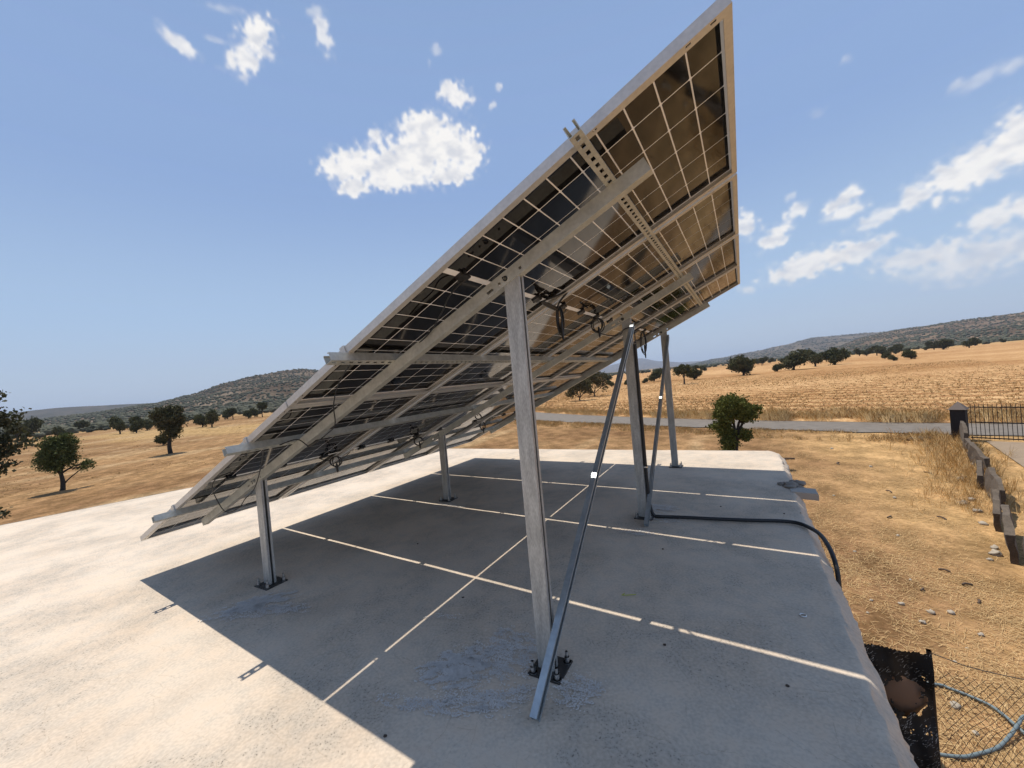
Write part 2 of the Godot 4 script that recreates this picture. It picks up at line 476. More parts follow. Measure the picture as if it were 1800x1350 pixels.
func panel_meshes() -> Dictionary:
	var d := {}
	var st := begin()                                      # long rail: runs up the slope, wall at z = 0 and flange to -z
	box(st, Vector3(PL / 2, 0.0175, -0.0012), Vector3(PL, 0.035, 0.0024))
	var cuts := [[0.05, 0.016], [0.12, 0.016], [0.42, 0.014], [PL - 0.42, 0.014], [PL - 0.12, 0.016], [PL - 0.05, 0.016]]
	slotted(PL, -0.030, -0.0024, -0.012, 0.0075, cuts, func(x0: float, x1: float, y0: float, y1: float) -> void: box(st, Vector3((x0 + x1) / 2, 0.0009, (y0 + y1) / 2), Vector3(x1 - x0, 0.0018, y1 - y0)))
	box(st, Vector3(PL / 2, 0.0341, -0.0062), Vector3(PL, 0.0018, 0.0076))
	box(st, Vector3(PL / 2, 0.0235, -0.0062), Vector3(PL, 0.0018, 0.0076))
	d.rail_long = st.commit()
	st = begin()                                           # short rail: runs across, wall at x = 0 and flange to +x
	var l := PW - 0.0606
	box(st, Vector3(0.0012, 0.0175, -PW / 2), Vector3(0.0024, 0.035, PW - 0.0052))
	box(st, Vector3(0.0134, 0.0009, -PW / 2), Vector3(0.022, 0.0017, l))
	box(st, Vector3(0.0062, 0.0341, -PW / 2), Vector3(0.0076, 0.0017, PW - 0.022))
	d.rail_short = st.commit()
	st = begin()
	box(st, Vector3(PL / 2, 0.0265, -PW / 2), Vector3(PL - 0.006, 0.001, PW - 0.006))
	d.sheet = st.commit()
	st = begin()
	box(st, Vector3(PL / 2, 0.0318, -PW / 2), Vector3(PL - 0.022, 0.0018, PW - 0.022))
	d.glass = st.commit()
	var cw := 0.1006 - 0.0056                              # a half cell with clipped corners, lying under the sheet
	var ch := (PW - 0.04) / 6.0 - 0.0056
	var k := 0.004
	var up := 0.0024
	st = begin()
	var ring := [Vector2(k, 0), Vector2(cw - k, 0), Vector2(cw, k), Vector2(cw, ch - k), Vector2(cw - k, ch), Vector2(k, ch), Vector2(0, ch - k), Vector2(0, k)]
	for i in range(1, 7):
		for q in [ring[0], ring[i], ring[i + 1]]:
			st.set_normal(Vector3.DOWN)
			st.set_uv(Vector2(q.y / ch, q.x / cw))
			st.add_vertex(Vector3(q.x, -0.0007, -q.y))
	for i in range(1, 7):
		for q in [ring[0], ring[i + 1], ring[i]]:
			st.set_normal(Vector3.UP)
			st.set_uv(Vector2(q.y / ch, q.x / cw))
			st.add_vertex(Vector3(q.x, up, -q.y))
	for i in 8:
		var a: Vector2 = ring[i]
		var b: Vector2 = ring[(i + 1) % 8]
		st.set_uv(Vector2(0, 0))
		quad(st, Vector3(a.x, up, -a.y), Vector3(b.x, up, -b.y), Vector3(b.x, -0.0007, -b.y), Vector3(a.x, -0.0007, -a.y), Vector3(b.y - a.y, 0, b.x - a.x).normalized())
	d.cell = st.commit()
	st = begin()
	box(st, Vector3(0, -0.008, 0), Vector3(0.04, 0.016, 0.062))
	box(st, Vector3(0.026, -0.006, 0.018), Vector3(0.016, 0.01, 0.012))
	box(st, Vector3(-0.026, -0.006, -0.018), Vector3(0.016, 0.01, 0.012))
	d.junction = st.commit()
	return d

func build_panels() -> void:
	var P := panel_meshes()
	var flip := Transform3D(Basis(Vector3(1, 0, 0), Vector3(0, 1, 0), Vector3(0, 0, -1)), Vector3(0, 0, -PW))
	var flip_x := Transform3D(Basis(Vector3(-1, 0, 0), Vector3(0, 1, 0), Vector3(0, 0, 1)), Vector3(PL, 0, 0))
	var proto: Node3D
	var rank := ["nearest the camera", "second from the camera", "third from the camera", "farthest from the camera"]
	for row in [1, 0]:
		for i in 4:
			var lab: String = "%s-row solar panel, %s, seen from behind" % ["upper" if row else "lower", rank[i]]
			var o: Node3D
			if proto == null:
				o = thing("solar_panel", lab, "solar panel", Transform3D(), "solar panels of the tilted array")
				proto = o
				inst("backsheet", P.sheet, M.sheet, o)
				inst("front_glass", P.glass, M.glass, o)
				inst("frame_rail", P.rail_long, M.alu, o)
				inst("frame_rail", P.rail_long, M.alu, o, flip)
				inst("frame_rail", P.rail_short, M.alu, o)
				inst("frame_rail", P.rail_short, M.alu, o, flip_x)
				var cp := (PW - 0.04) / 6.0
				for half in 2:
					for r in 11:
						for c in 6:
							var v0 := 0.02 + r * 0.1006 + (0.0 if half == 0 else 11 * 0.1006 + 0.0248)
							inst("cell", P.cell, M.cell, o, Transform3D(Basis(), Vector3(v0 + 0.0028, 0.0259, -(0.02 + c * cp + 0.0028))))
				for uu in [0.185, 0.54, 0.895]:
					inst("junction_box", P.junction, M.black, o, Transform3D(Basis(), Vector3(PL / 2, 0.0258, -uu)))
			else:
				o = copy(proto, lab)
			o.transform = array_frame * Transform3D(Basis(), Vector3(row * (PL + 0.012), 0, -i * (PW + GAP)))

# a strip along +x with slots cut out of its middle band: at(x0, x1, y0, y1) adds one plain piece
func slotted(length: float, lo: float, hi: float, mid: float, slot_h: float, slots: Array, add: Callable) -> void:
	add.call(0.0, length, lo, mid - slot_h / 2)
	add.call(0.0, length, mid + slot_h / 2, hi)
	var from := 0.0
	for q in slots:
		add.call(from, q[0] - q[1] / 2, mid - slot_h / 2, mid + slot_h / 2)
		from = q[0] + q[1] / 2
	add.call(from, length, mid - slot_h / 2, mid + slot_h / 2)

func c_channel(length: float, w: float, h: float, lip: float, slots: Array, t := 0.003) -> ArrayMesh:
	# runs along +x from 0; web on the z = 0 face (towards +z), flanges reach to -h, open at the back; height w in y, from -w to 0
	var st := begin()
	var c := length / 2
	slotted(length, -w, 0.0, -w * 0.62, 0.012, slots, func(x0: float, x1: float, y0: float, y1: float) -> void: box(st, Vector3((x0 + x1) / 2, (y0 + y1) / 2, -t / 2), Vector3(x1 - x0, y1 - y0, t)))
	box(st, Vector3(c, -t / 2, -(t + h) / 2), Vector3(length, t, h - t))
	box(st, Vector3(c, -w + t / 2, -(t + h) / 2), Vector3(length, t, h - t))
	box(st, Vector3(c, -t - lip / 2, -h + t / 2), Vector3(length, lip, t))
	box(st, Vector3(c, -w + t + lip / 2, -h + t / 2), Vector3(length, lip, t))
	return st.commit()

func strut(length: float, w := 0.041, h := 0.041, hole := true) -> ArrayMesh:
	# slotted channel along -z from 0; slotted web at the bottom (y = -h), open at the top
	var st := begin()
	var t := 0.0025
	for s in [-1.0, 1.0]:
		box(st, Vector3(s * (w / 2 - t / 2), -h / 2, -length / 2), Vector3(t, h, length))
		box(st, Vector3(s * (w / 2 - t - 0.0035), -t / 2, -length / 2), Vector3(0.007, t, length))
	var y := -h + t / 2
	var inner := w - 2 * t
	if not hole:
		box(st, Vector3(0, y, -length / 2), Vector3(inner, t, length))
		return st.commit()
	var sw := 0.0135
	for s in [-1.0, 1.0]:
		box(st, Vector3(s * (sw / 2 + (inner - sw) / 4), y, -length / 2), Vector3((inner - sw) / 2, t, length))
	var z := 0.012
	var prev := 0.0
	while z + 0.024 < length:
		box(st, Vector3(0, y, -(prev + z) / 2), Vector3(sw, t, z - prev))
		prev = z + 0.024
		z += 0.046
	box(st, Vector3(0, y, -(prev + length) / 2), Vector3(sw, t, length - prev))
	return st.commit()

func bolt_mesh(r := 0.008, l := 0.02) -> ArrayMesh:
	var st := begin()
	tube(st, [Vector3(0, 0, 0), Vector3(0, l * 0.5, 0)], [r, r], 6)
	tube(st, [Vector3(0, l * 0.5, 0), Vector3(0, l, 0)], [r * 0.55, r * 0.55], 8)
	tube(st, [Vector3(0, -0.0015, 0), Vector3(0, 0.001, 0)], [r * 1.5, r * 1.5], 12)
	return st.commit()

func build_mount() -> void:
	var o := thing("mounting_frame", "galvanised steel frame of posts, rafters and slotted rails under the solar panels", "mounting frame")
	var bolt := bolt_mesh()
	# slotted rails across the slope
	var purlin := strut(4.55)
	for v in [[0.70, 0.12], [1.82, 0.12], [2.81, 0.10], [4.10, 0.10]]:
		var p := inst("purlin", purlin, M.steel, o, array_frame * Transform3D(Basis(), Vector3(v[0], 0.0, v[1])))
		var st := begin()
		box(st, Vector3(0, 0.019, 0.004), Vector3(0.03, 0.036, 0.006))
		box(st, Vector3(0, 0.0385, -0.002), Vector3(0.03, 0.003, 0.018))
		box(st, Vector3(0, 0.0025, 0.02), Vector3(0.03, 0.003, 0.026))
		tube(st, [Vector3(0, 0.004, 0.022), Vector3(0, 0.012, 0.022)], [0.008, 0.008], 6)
		inst("end_clamp", st.commit(), M.alu, p, Transform3D(Basis(), Vector3(0, 0, -v[1])))
	# rafters
	var zs := [-0.265, -2.185, -4.03]
	var spans := [[0.36, 4.23], [0.66, 4.17], [0.66, 4.17]]
	for i in 3:
		var len: float = spans[i][1] - spans[i][0]
		var cuts := []
		for x in [1.2, 3.3]:
			var vc: float = x / cos(deg_to_rad(TILT)) - 0.03 - spans[i][0]
			cuts.append_array([[vc - 0.12, 0.034], [vc - 0.065, 0.012], [vc + 0.05, 0.012]])
		var r := inst("rafter", c_channel(len, 0.053, 0.041, 0.012, cuts), M.steel, o, array_frame * Transform3D(Basis(), Vector3(spans[i][0], -0.0415, zs[i])))
		for x in [3.3, 1.2]:
			var v: float = x / cos(deg_to_rad(TILT)) - 0.03 - spans[i][0]
			inst("bolt", bolt, M.zinc, r, Transform3D(Basis(Vector3.RIGHT, PI / 2), Vector3(v - 0.03, -0.03, 0.0005)))
	# posts on plates
	var plate := begin()
	box(plate, Vector3(0, 0.004, 0), Vector3(0.145, 0.008, 0.145))
	var plate_mesh := plate.commit()
	var anchor := bolt_mesh(0.011, 0.045)
	for i in 3:
		for x in [3.3, 1.2]:
			var vv: float = (x - 0.06 * sin(deg_to_rad(TILT))) / cos(deg_to_rad(TILT))
			var top: float = on_array(0, vv, -0.062).y
			# C section stood upright: web faces the camera side, the open slot looks towards the high side
			var st := begin()
			var w := 0.072
			var d := 0.044
			var t := 0.003
			var hgt := top - 0.008
			var cy := 0.008 + hgt / 2
			box(st, Vector3(0, cy, d / 2 - t / 2), Vector3(w, hgt, t))
			box(st, Vector3(0, cy, -d / 2 + t / 2), Vector3(w, hgt, t))
			box(st, Vector3(-w / 2 + t / 2, cy, 0), Vector3(t, hgt, d - 2 * t))
			for s in [-1.0, 1.0]:
				box(st, Vector3(w / 2 - t / 2, cy, s * (d / 2 - t - 0.006)), Vector3(t, hgt, 0.012))
			var z: float = zs[i] - 0.003 - 0.041 / 2
			var p := inst("post", st.commit(), M.post, o, Transform3D(Basis(), Vector3(x, 0, z - 0.003)))
			inst("base_plate", plate_mesh, M.plate, p, Transform3D(Basis(), Vector3(0.01, 0, 0)))
			for a in [[-1, -1], [1, -1], [1, 1], [-1, 1]]:
				inst("anchor_bolt", anchor, M.zinc, p, Transform3D(Basis(), Vector3(0.01 + a[0] * 0.055, 0.009, a[1] * 0.055)))
	# diagonal braces: post head of one trestle to the foot of the next
	for b in [[Vector3(3.365, 1.60, -2.20), Vector3(3.385, 0.0, -0.02)], [Vector3(3.365, 1.60, -4.04), Vector3(3.38, 0.0, -1.99)]]:
		var a: Vector3 = b[0]
		var e: Vector3 = b[1]
		var dir := (a - e).normalized()
		var zb := -dir
		var xb := Vector3(0, 0, 1).cross(dir).normalized()
		xb = (Vector3(1, 0, 0) - dir * dir.x).normalized()
		var bs := Basis(zb.cross(xb) * -1.0, xb, zb)
		bs = Basis(xb.cross(zb), xb, zb).orthonormalized()
		inst("brace", strut((a - e).length(), 0.041, 0.028, false), M.brace, o, Transform3D(bs, e + Vector3(0, 0.012, 0)))

func hang_loop(st: SurfaceTool, top: Vector3, h: float, w: float, turns: int, dir: Vector3, r: float, rg: RandomNumberGenerator) -> void:
	for k in turns:
		var pts := []
		var hh := h * rg.randf_range(0.85, 1.05)
		var ww := w * rg.randf_range(0.7, 1.2)
		var off := Vector3(rg.randf_range(-1, 1), 0, rg.randf_range(-1, 1)) * r * 1.6
		var side := Vector3.UP.cross(dir).normalized() * rg.randf_range(-0.2, 0.2) + dir
		for i in 15:
			var a := TAU * i / 14.0
			pts.append(top + off + Vector3(0, -hh / 2 + hh / 2 * cos(a), 0) + side * (ww / 2 * sin(a)))
		tube(st, pts, same(pts.size(), r), 6, false)

func build_cables() -> void:
	var rg := RandomNumberGenerator.new(); rg.seed = 19
	var runs := [
		["thin black cable dropping from the junction box of the nearest upper panel", [[0.185, 3.43, 0.005], [0.166, 3.34, -0.02], [0.213, 3.241, -0.03], [0.25, 3.111, -0.05], [0.27, 3.0, -0.05], [0.28, 2.92, -0.06]], []],
		["thin black cable sagging over the near rafter at the panel joint", [[0.06, 2.76, -0.01], [0.12, 2.55, -0.02], [0.20, 2.36, -0.05], [0.255, 2.24, -0.12], [0.262, 2.12, -0.13], [0.262, 2.0, -0.13], [0.255, 1.95, -0.12], [0.235, 1.90, -0.05], [0.16, 1.84, -0.045]], [[0.262, 2.04, -0.13, 0.255, 1.94, -0.122]]],
		["black cable looping in a wide arc round the short near post", [[0.10, 1.78, -0.03], [0.20, 1.50, -0.06], [0.25, 1.25, -0.125], [0.262, 1.08, -0.135], [0.262, 0.95, -0.16], [0.22, 0.86, -0.14], [0.15, 0.95, -0.04], [0.06, 1.16, -0.015], [0.05, 1.28, 0.0], [0.12, 1.31, 0.01]], []],
	]
	for r in runs:
		var pts := []
		for q in r[1]:
			pts.append(on_array(q[0], q[1], q[2]))
		var o := thing("cable", r[0], "cable", Transform3D(Basis(), Vector3()), "black cables of the panels")
		var path := smooth_path(pts)
		var st := begin()
		tube(st, path, same(path.size(), 0.0034), 6)
		inst("wire", st.commit(), M.black, o)
		for c in r[2]:
			st = begin()
			var a := on_array(c[0], c[1], c[2])
			var b := on_array(c[3], c[4], c[5])
			tube(st, [a, a.lerp(b, 0.1), a.lerp(b, 0.5), a.lerp(b, 0.52), a.lerp(b, 0.9), b], [0.005, 0.009, 0.009, 0.0075, 0.0075, 0.005], 8)
			inst("connector", st.commit(), M.black, o)
	# bundles that hang from the middle strips
	var coils := [
		["long black cable bundle hanging from the second upper panel", 1.20, 3.425, 0.17, 0.035, 5, 0.0045],
		["round black cable loop hanging near the second rafter", 1.98, 3.425, 0.12, 0.10, 3, 0.0045],
		["thin black cable bundle hanging beside the farthest tall post", 3.72, 3.42, 0.27, 0.06, 4, 0.004],
		["round black cable loop under the nearest lower panels", 1.02, 1.11, 0.10, 0.085, 4, 0.004],
		["round black cable loop under the second lower panel", 2.06, 1.10, 0.09, 0.09, 3, 0.004],
		["round black cable loop under the third lower panel", 3.30, 1.10, 0.11, 0.08, 3, 0.004]]
	for c in coils:
		var top := on_array(c[1], c[2], 0.0)
		var o := thing("cable_coil", c[0], "cable", Transform3D(Basis(), top), "coiled cables of the panels")
		var st := begin()
		hang_loop(st, Vector3(0, 0.004, 0), c[3], c[4], c[5], Vector3(0.87, 0, -0.5), c[6], rg)
		inst("wire", st.commit(), M.black, o)
		st = begin()
		var la := on_array(c[1] - 0.14, c[2], 0.012) - top
		var lb := on_array(c[1] + 0.15, c[2], 0.012) - top
		var lead := smooth_path([la, la * 0.5 + Vector3(0, -0.022, 0), Vector3(0, 0.002, 0), lb * 0.5 + Vector3(0, -0.03, 0), lb])
		tube(st, lead, same(lead.size(), 0.0036), 6)
		inst("lead", st.commit(), M.black, o)
		st = begin()
		var a := Vector3(0.012, -c[3] * 0.55, 0.006)
		var b := a + Vector3(0.004, -c[3] * 0.5 - 0.03, 0.0)
		tube(st, [a, a.lerp(b, 0.15), a.lerp(b, 0.85), b], [0.005, 0.0095, 0.0085, 0.004], 8)
		inst("connector", st.commit(), M.black, o)
	# tied bar of connectors between the first two upper panels
	var t := thing("cable_joint", "thick black tied cable joint across the gap of the upper panels", "cable")
	var st := begin()
	var a := on_array(0.93, 3.435, 0.0)
	var b := on_array(1.17, 3.42, -0.012)
	tube(st, [a, a.lerp(b, 0.2), a.lerp(b, 0.5), a.lerp(b, 0.9), b], [0.006, 0.013, 0.015, 0.013, 0.006], 8)
	inst("wire", st.commit(), M.black, t)
	st = begin()
	var lp := smooth_path([a, on_array(1.02, 3.50, 0.01), on_array(1.06, 3.56, 0.005), on_array(1.07, 3.49, -0.015), b])
	tube(st, lp, same(lp.size(), 0.006), 6)
	inst("lead", st.commit(), M.black, t)
	# link from the loop to the second trestle
	var link := thing("cable", "black cable slung from the round loop to the second tall post", "cable", Transform3D(), "black cables of the panels")
	st = begin()
	var base := on_array(1.98, 3.425, 0.0)
	var lk := smooth_path([base + Vector3(0, -0.11, 0), base + Vector3(0.06, -0.14, -0.10), base + Vector3(0.13, -0.135, -0.18), Vector3(3.30, base.y - 0.10, -2.12), Vector3(3.355, base.y - 0.10, -2.19), Vector3(3.36, base.y - 0.22, -2.20)])
	tube(st, lk, same(lk.size(), 0.0045), 6)
	inst("wire", st.commit(), M.black, link)
	# thick supply cable: down the second post and over the roof edge
	var s := thing("power_cable", "thick black cable running from the middle post across the roof to its edge", "cable")
	st = begin()
	var pw := smooth_path([Vector3(3.352, 1.45, -2.212), Vector3(3.352, 0.9, -2.212), Vector3(3.352, 0.35, -2.212), Vector3(3.358, 0.12, -2.208), Vector3(3.385, 0.03, -2.20), Vector3(3.435, 0.019, -2.20), Vector3(3.604, 0.019, -2.225), Vector3(3.849, 0.019, -2.252), Vector3(4.08, 0.019, -2.285), Vector3(4.26, 0.019, -2.32), Vector3(4.367, 0.019, -2.31), Vector3(4.43, 0.019, -2.24), Vector3(4.48, 0.018, -2.12), Vector3(4.505, -0.005, -1.95), Vector3(4.512, -0.06, -1.80), Vector3(4.51, -0.18, -1.75), Vector3(4.51, -0.5, -1.74), Vector3(4.51, GROUND, -1.74)])
	tube(st, pw, same(pw.size(), 0.0135), 10)
	inst("sheath", st.commit(), M.rubber, s)
	st = begin()
	tube(st, [Vector3(3.352, 0.42, -2.212), Vector3(3.352, 0.43, -2.212)], [0.021, 0.021], 10)
	inst("cable_tie", st.commit(), M.zinc, s)

# ------------------------------------------------------------------ building
func build_building() -> void:
	var o := thing("flat_roof_building", "building with a flat lime-washed concrete roof carrying the solar panels", "building")
	var n := noise(61, 1.1, 3)
	var n2 := noise(62, 5.5, 3)
	var n4 := noise(64, 22.0, 3)
	var ns := noise(63, 0.55, 4)
	var zs := []
	var z := -5.15
	var drops_z := []
	for q in [[0.0, -0.24], [0.0, -0.06], [0.012, -0.018], [0.04, -0.004], [0.09, 0.0]]:
		zs.append(-5.16 + q[0]); drops_z.append(q[1])
	z = -5.0
	while z < 3.6:
		zs.append(z); drops_z.append(0.0)
		z += 0.03
	var cols := []                                         # [share of width, offset from the right edge, drop]
	cols.append([0.0, 0.0, -0.24]); cols.append([0.0, 0.004, -0.05]); cols.append([0.0, 0.02, -0.012]); cols.append([0.0, 0.07, 0.0])
	var N := 150
	for j in range(1, N):
		cols.append([float(j) / N, 0.0, 0.0])
	for q in [[0.09, 0.0], [0.066, 0.0], [0.060, -0.004], [0.055, -0.009], [0.034, -0.032], [0.012, -0.056], [0.006, -0.064], [0.002, -0.074], [0.0, -0.09], [0.006, -0.24]]:
		cols.append([1.0, -q[0], q[1]])
	var grid := []
	for i in zs.size():
		var zz: float = zs[i]
		var xl := -4.19 - 0.265 * zz
		var xr := 4.49 - 0.13 * pow(clampf((-4.78 - zz) / 0.38, 0.0, 1.0), 2.5)
		var row := []
		for j in cols.size():
			var c: Array = cols[j]
			var x: float = lerpf(xl, xr - 0.095, c[0]) + c[1] if c[0] < 1.0 else xr + c[1]
			var y: float = c[2] + drops_z[i]
			if y < -0.25: y = -0.24
			y += n.get_noise_2d(x, zz) * 0.0015
			if c[0] >= 1.0 and y < -0.002:
				x += n2.get_noise_2d(zz * 1.4, y * 6.0) * 0.014 + n.get_noise_2d(zz * 2.0, 7.0) * 0.010
				x += n4.get_noise_2d(zz, y * 3.0) * 0.009
				y += n4.get_noise_2d(zz + 9.0, x) * 0.006
				y += n2.get_noise_2d(zz * 1.8 + 30.0, x * 3.0) * 0.007
			var zj := zz
			if drops_z[i] < -0.002: zj += n2.get_noise_2d(x * 1.2, 50.0) * 0.012
			row.append(Vector3(x, y, zj))
		grid.append(row)
	var st := begin()
	st.set_smooth_group(0)
	for i in zs.size() - 1:
		for j in cols.size() - 1:
			for e in [[i, j], [i + 1, j + 1], [i, j + 1], [i, j], [i + 1, j], [i + 1, j + 1]]:
				var p: Vector3 = grid[e[0]][e[1]]
				var s := ns.get_noise_2d(p.x, p.z * 1.4)
				var k := 1.0 - 0.07 * smoothstep(0.05, 0.5, s)
				var w := 0.03 * smoothstep(0.0, 0.5, ns.get_noise_2d(p.x * 2.1 + 9.0, p.z * 2.1))
				st.set_color(Color(k, k - w * 0.5, k - w))
				st.add_vertex(p)
	st.index()
	st.generate_normals()
	inst("roof_slab", st.commit(), M.roof, o)
	st = begin()
	var cs := [Vector3(-2.80, 0, -5.10), Vector3(4.40, 0, -5.10), Vector3(4.43, 0, 3.5), Vector3(-5.08, 0, 3.5)]
	for i in 4:
		var a: Vector3 = cs[i]
		var b: Vector3 = cs[(i + 1) % 4]
		quad(st, a + Vector3(0, -0.2, 0), b + Vector3(0, -0.2, 0), b + Vector3(0, GROUND, 0), a + Vector3(0, GROUND, 0), (b - a).cross(Vector3.UP).normalized())
	inst("wall", st.commit(), M.wall, o)
	# skims of fresh mortar left round the feet of the posts
	for q in [[1.40, -0.10, 0.20, 0.10, 0.9, 1.8], [1.60, -0.12, 0.22, 0.06, 0.3, 0.45], [1.47, -0.02, 0.3, 0.08, 0.5, 0.28], [3.08, -0.30, 0.16, 0.17, 0.0, 0.6], [2.93, -0.13, 0.15, 0.12, 0.5, 1.2], [3.16, -0.05, 0.22, 0.06, 0.5, 0.55], [3.0, 0.06, 0.26, 0.05, 0.3, 0.42], [3.46, -0.22, 0.10, 0.10, 0.0, 0.45], [3.38, -2.46, 0.16, 0.12, 0.2, 0.6], [3.50, -2.2, 0.15, 0.10, 0.0, 0.35], [3.33, -1.86, 0.14, 0.06, 0.0, 0.35], [2.62, -0.42, 0.10, 0.03, 0.4, 0.3], [1.35, -2.0, 0.22, 0.10, 0.1, 0.3]]:
		smear(o, Vector3(q[0], 0, q[1]), q[2], q[3], q[4], q[5])
	# broken concrete and the rain spout at the right edge
	var rg := RandomNumberGenerator.new(); rg.seed = 4
	var rb := thing("concrete_rubble", "broken lumps of concrete on the roof edge above the spout", "rubble", Transform3D(Basis().scaled(Vector3.ONE * 0.8), Vector3(4.43, 0, -3.42)))
	for q in [[0.06, 0.0, -0.06, 0.10, 0.035, 0.07], [0.0, 0.005, 0.02, 0.09, 0.028, 0.08], [-0.09, 0.0, 0.0, 0.05, 0.025, 0.05], [-0.02, 0.0, 0.12, 0.07, 0.02, 0.06], [0.07, -0.02, 0.08, 0.05, 0.03, 0.05]]:
		inst("lump", rock_mesh(rg.randi() % 1000, Vector3(q[3], q[4], q[5]), 0.35), M.rubble, rb, Transform3D(Basis(Vector3.UP, rg.randf() * 3), Vector3(q[0], q[1] + 0.008, q[2])))
	var sp := thing("rain_spout", "short grey rain spout sticking out of the roof edge", "spout", Transform3D(Basis(Vector3(0, 0, 1), -0.06), Vector3(4.42, -0.05, -3.255)))
	st = begin()
	box(st, Vector3(0.09, 0, 0), Vector3(0.2, 0.008, 0.17))
	box(st, Vector3(0.09, 0.026, 0.081), Vector3(0.2, 0.044, 0.008))
	box(st, Vector3(0.09, 0.026, -0.081), Vector3(0.2, 0.044, 0.008))
	box(st, Vector3(0.085, 0.052, 0), Vector3(0.2, 0.008, 0.17))
	inst("channel", st.commit(), M.spout, sp)
	var wr := begin()
	var ring := []
	for i in 17: ring.append(Vector3(cos(TAU * i / 16.0), 0, sin(TAU * i / 16.0)) * 0.013)
	tube(wr, ring, same(17, 0.0028), 6, false)
	tag(inst("washer", wr.commit(), M.zinc, self, Transform3D(Basis(), Vector3(4.274, 0.004, -1.069))), "small steel washer lying on the shaded roof", "washer")
	var yl := begin()
	var yp := smooth_path([Vector3(-0.035, 0.003, 0.012), Vector3(-0.022, 0.008, -0.004), Vector3(-0.03, 0.004, 0.008), Vector3(-0.012, 0.005, 0.006), Vector3(0.01, 0.006, -0.004), Vector3(0.035, 0.005, -0.02)])
	tube(yl, yp, same(yp.size(), 0.0022), 6)
	tag(inst("tie_scrap", yl.commit(), M.sprig, self, Transform3D(Basis(), Vector3(3.478, 0.002, -0.961))), "tiny yellow scrap of tie on the shaded roof", "scrap")
	for q in [[2.60, -0.62], [3.86, -2.62], [4.31, -2.55], [4.17, -0.55], [4.28, -0.02], [1.75, -1.15], [3.55, -1.62], [3.72, -0.62], [2.9, 0.25]]:
		tag(inst("pebble", rock_mesh(int(q[0] * 100), Vector3(0.007, 0.004, 0.006)), M.clod, self, Transform3D(Basis(), Vector3(q[0], 0.002, q[1]))), "tiny dark pebble on the shaded roof", "pebble", "pebbles on the roof")

func smear(parent: Node, c: Vector3, rx: float, rz: float, turn: float, strength: float) -> void:
	var st := begin()
	var n := noise(int(c.x * 1000 + c.z * 77), 14.0, 4)
	var nh := noise(int(c.x * 500) + 3, 70.0, 3)
	var rg := RandomNumberGenerator.new(); rg.seed = int(absf(c.x * 977 + c.z * 313))
	var s := 0.0036
	var bs := Basis(Vector3.UP, turn)
	var nx := int(rx * 1.3 / s)
	var nz := int(rz * 1.3 / s)
	var any := false
	for i in range(-nx, nx + 1):
		for j in range(-nz, nz + 1):
			var p := Vector3(i * s, 0, j * s)
			var f := 1.0 - pow(p.x / rx, 2) - pow(p.z / rz, 2)
			f = f + n.get_noise_2d(p.x * 0.7, p.z * 1.6) * 1.5
			if rg.randf_range(0.08, 1.0) > smoothstep(-0.3, 1.0, f + 0.45 * nh.get_noise_2d(p.x, p.z)) * minf(strength + 0.1, 1.2):
				continue
			any = true
			var w := bs * p + c
			var k := s * rg.randf_range(0.5, 0.72)
			quad(st, w + Vector3(-k, 0.0055, -k), w + Vector3(k, 0.0055, -k), w + Vector3(k, 0.0055, k), w + Vector3(-k, 0.0055, k), Vector3.UP)
	if any:
		var o := inst("mortar_smear", st.commit(), M.smear, parent)
		o.set_meta("kind", "stuff")

# ------------------------------------------------------------------ ground
func polar(az: float, r: float) -> Vector3:
	return Vector3(EYE.x + sin(deg_to_rad(az)) * r, 0, EYE.z - cos(deg_to_rad(az)) * r)

func road_z(x: float, far: bool) -> float:
	# the road runs from far left to near right, curving slightly
	return -33.7 + 0.47 * x - 0.0065 * x * x if far else -29.4 + 0.40 * x - 0.0035 * x * x

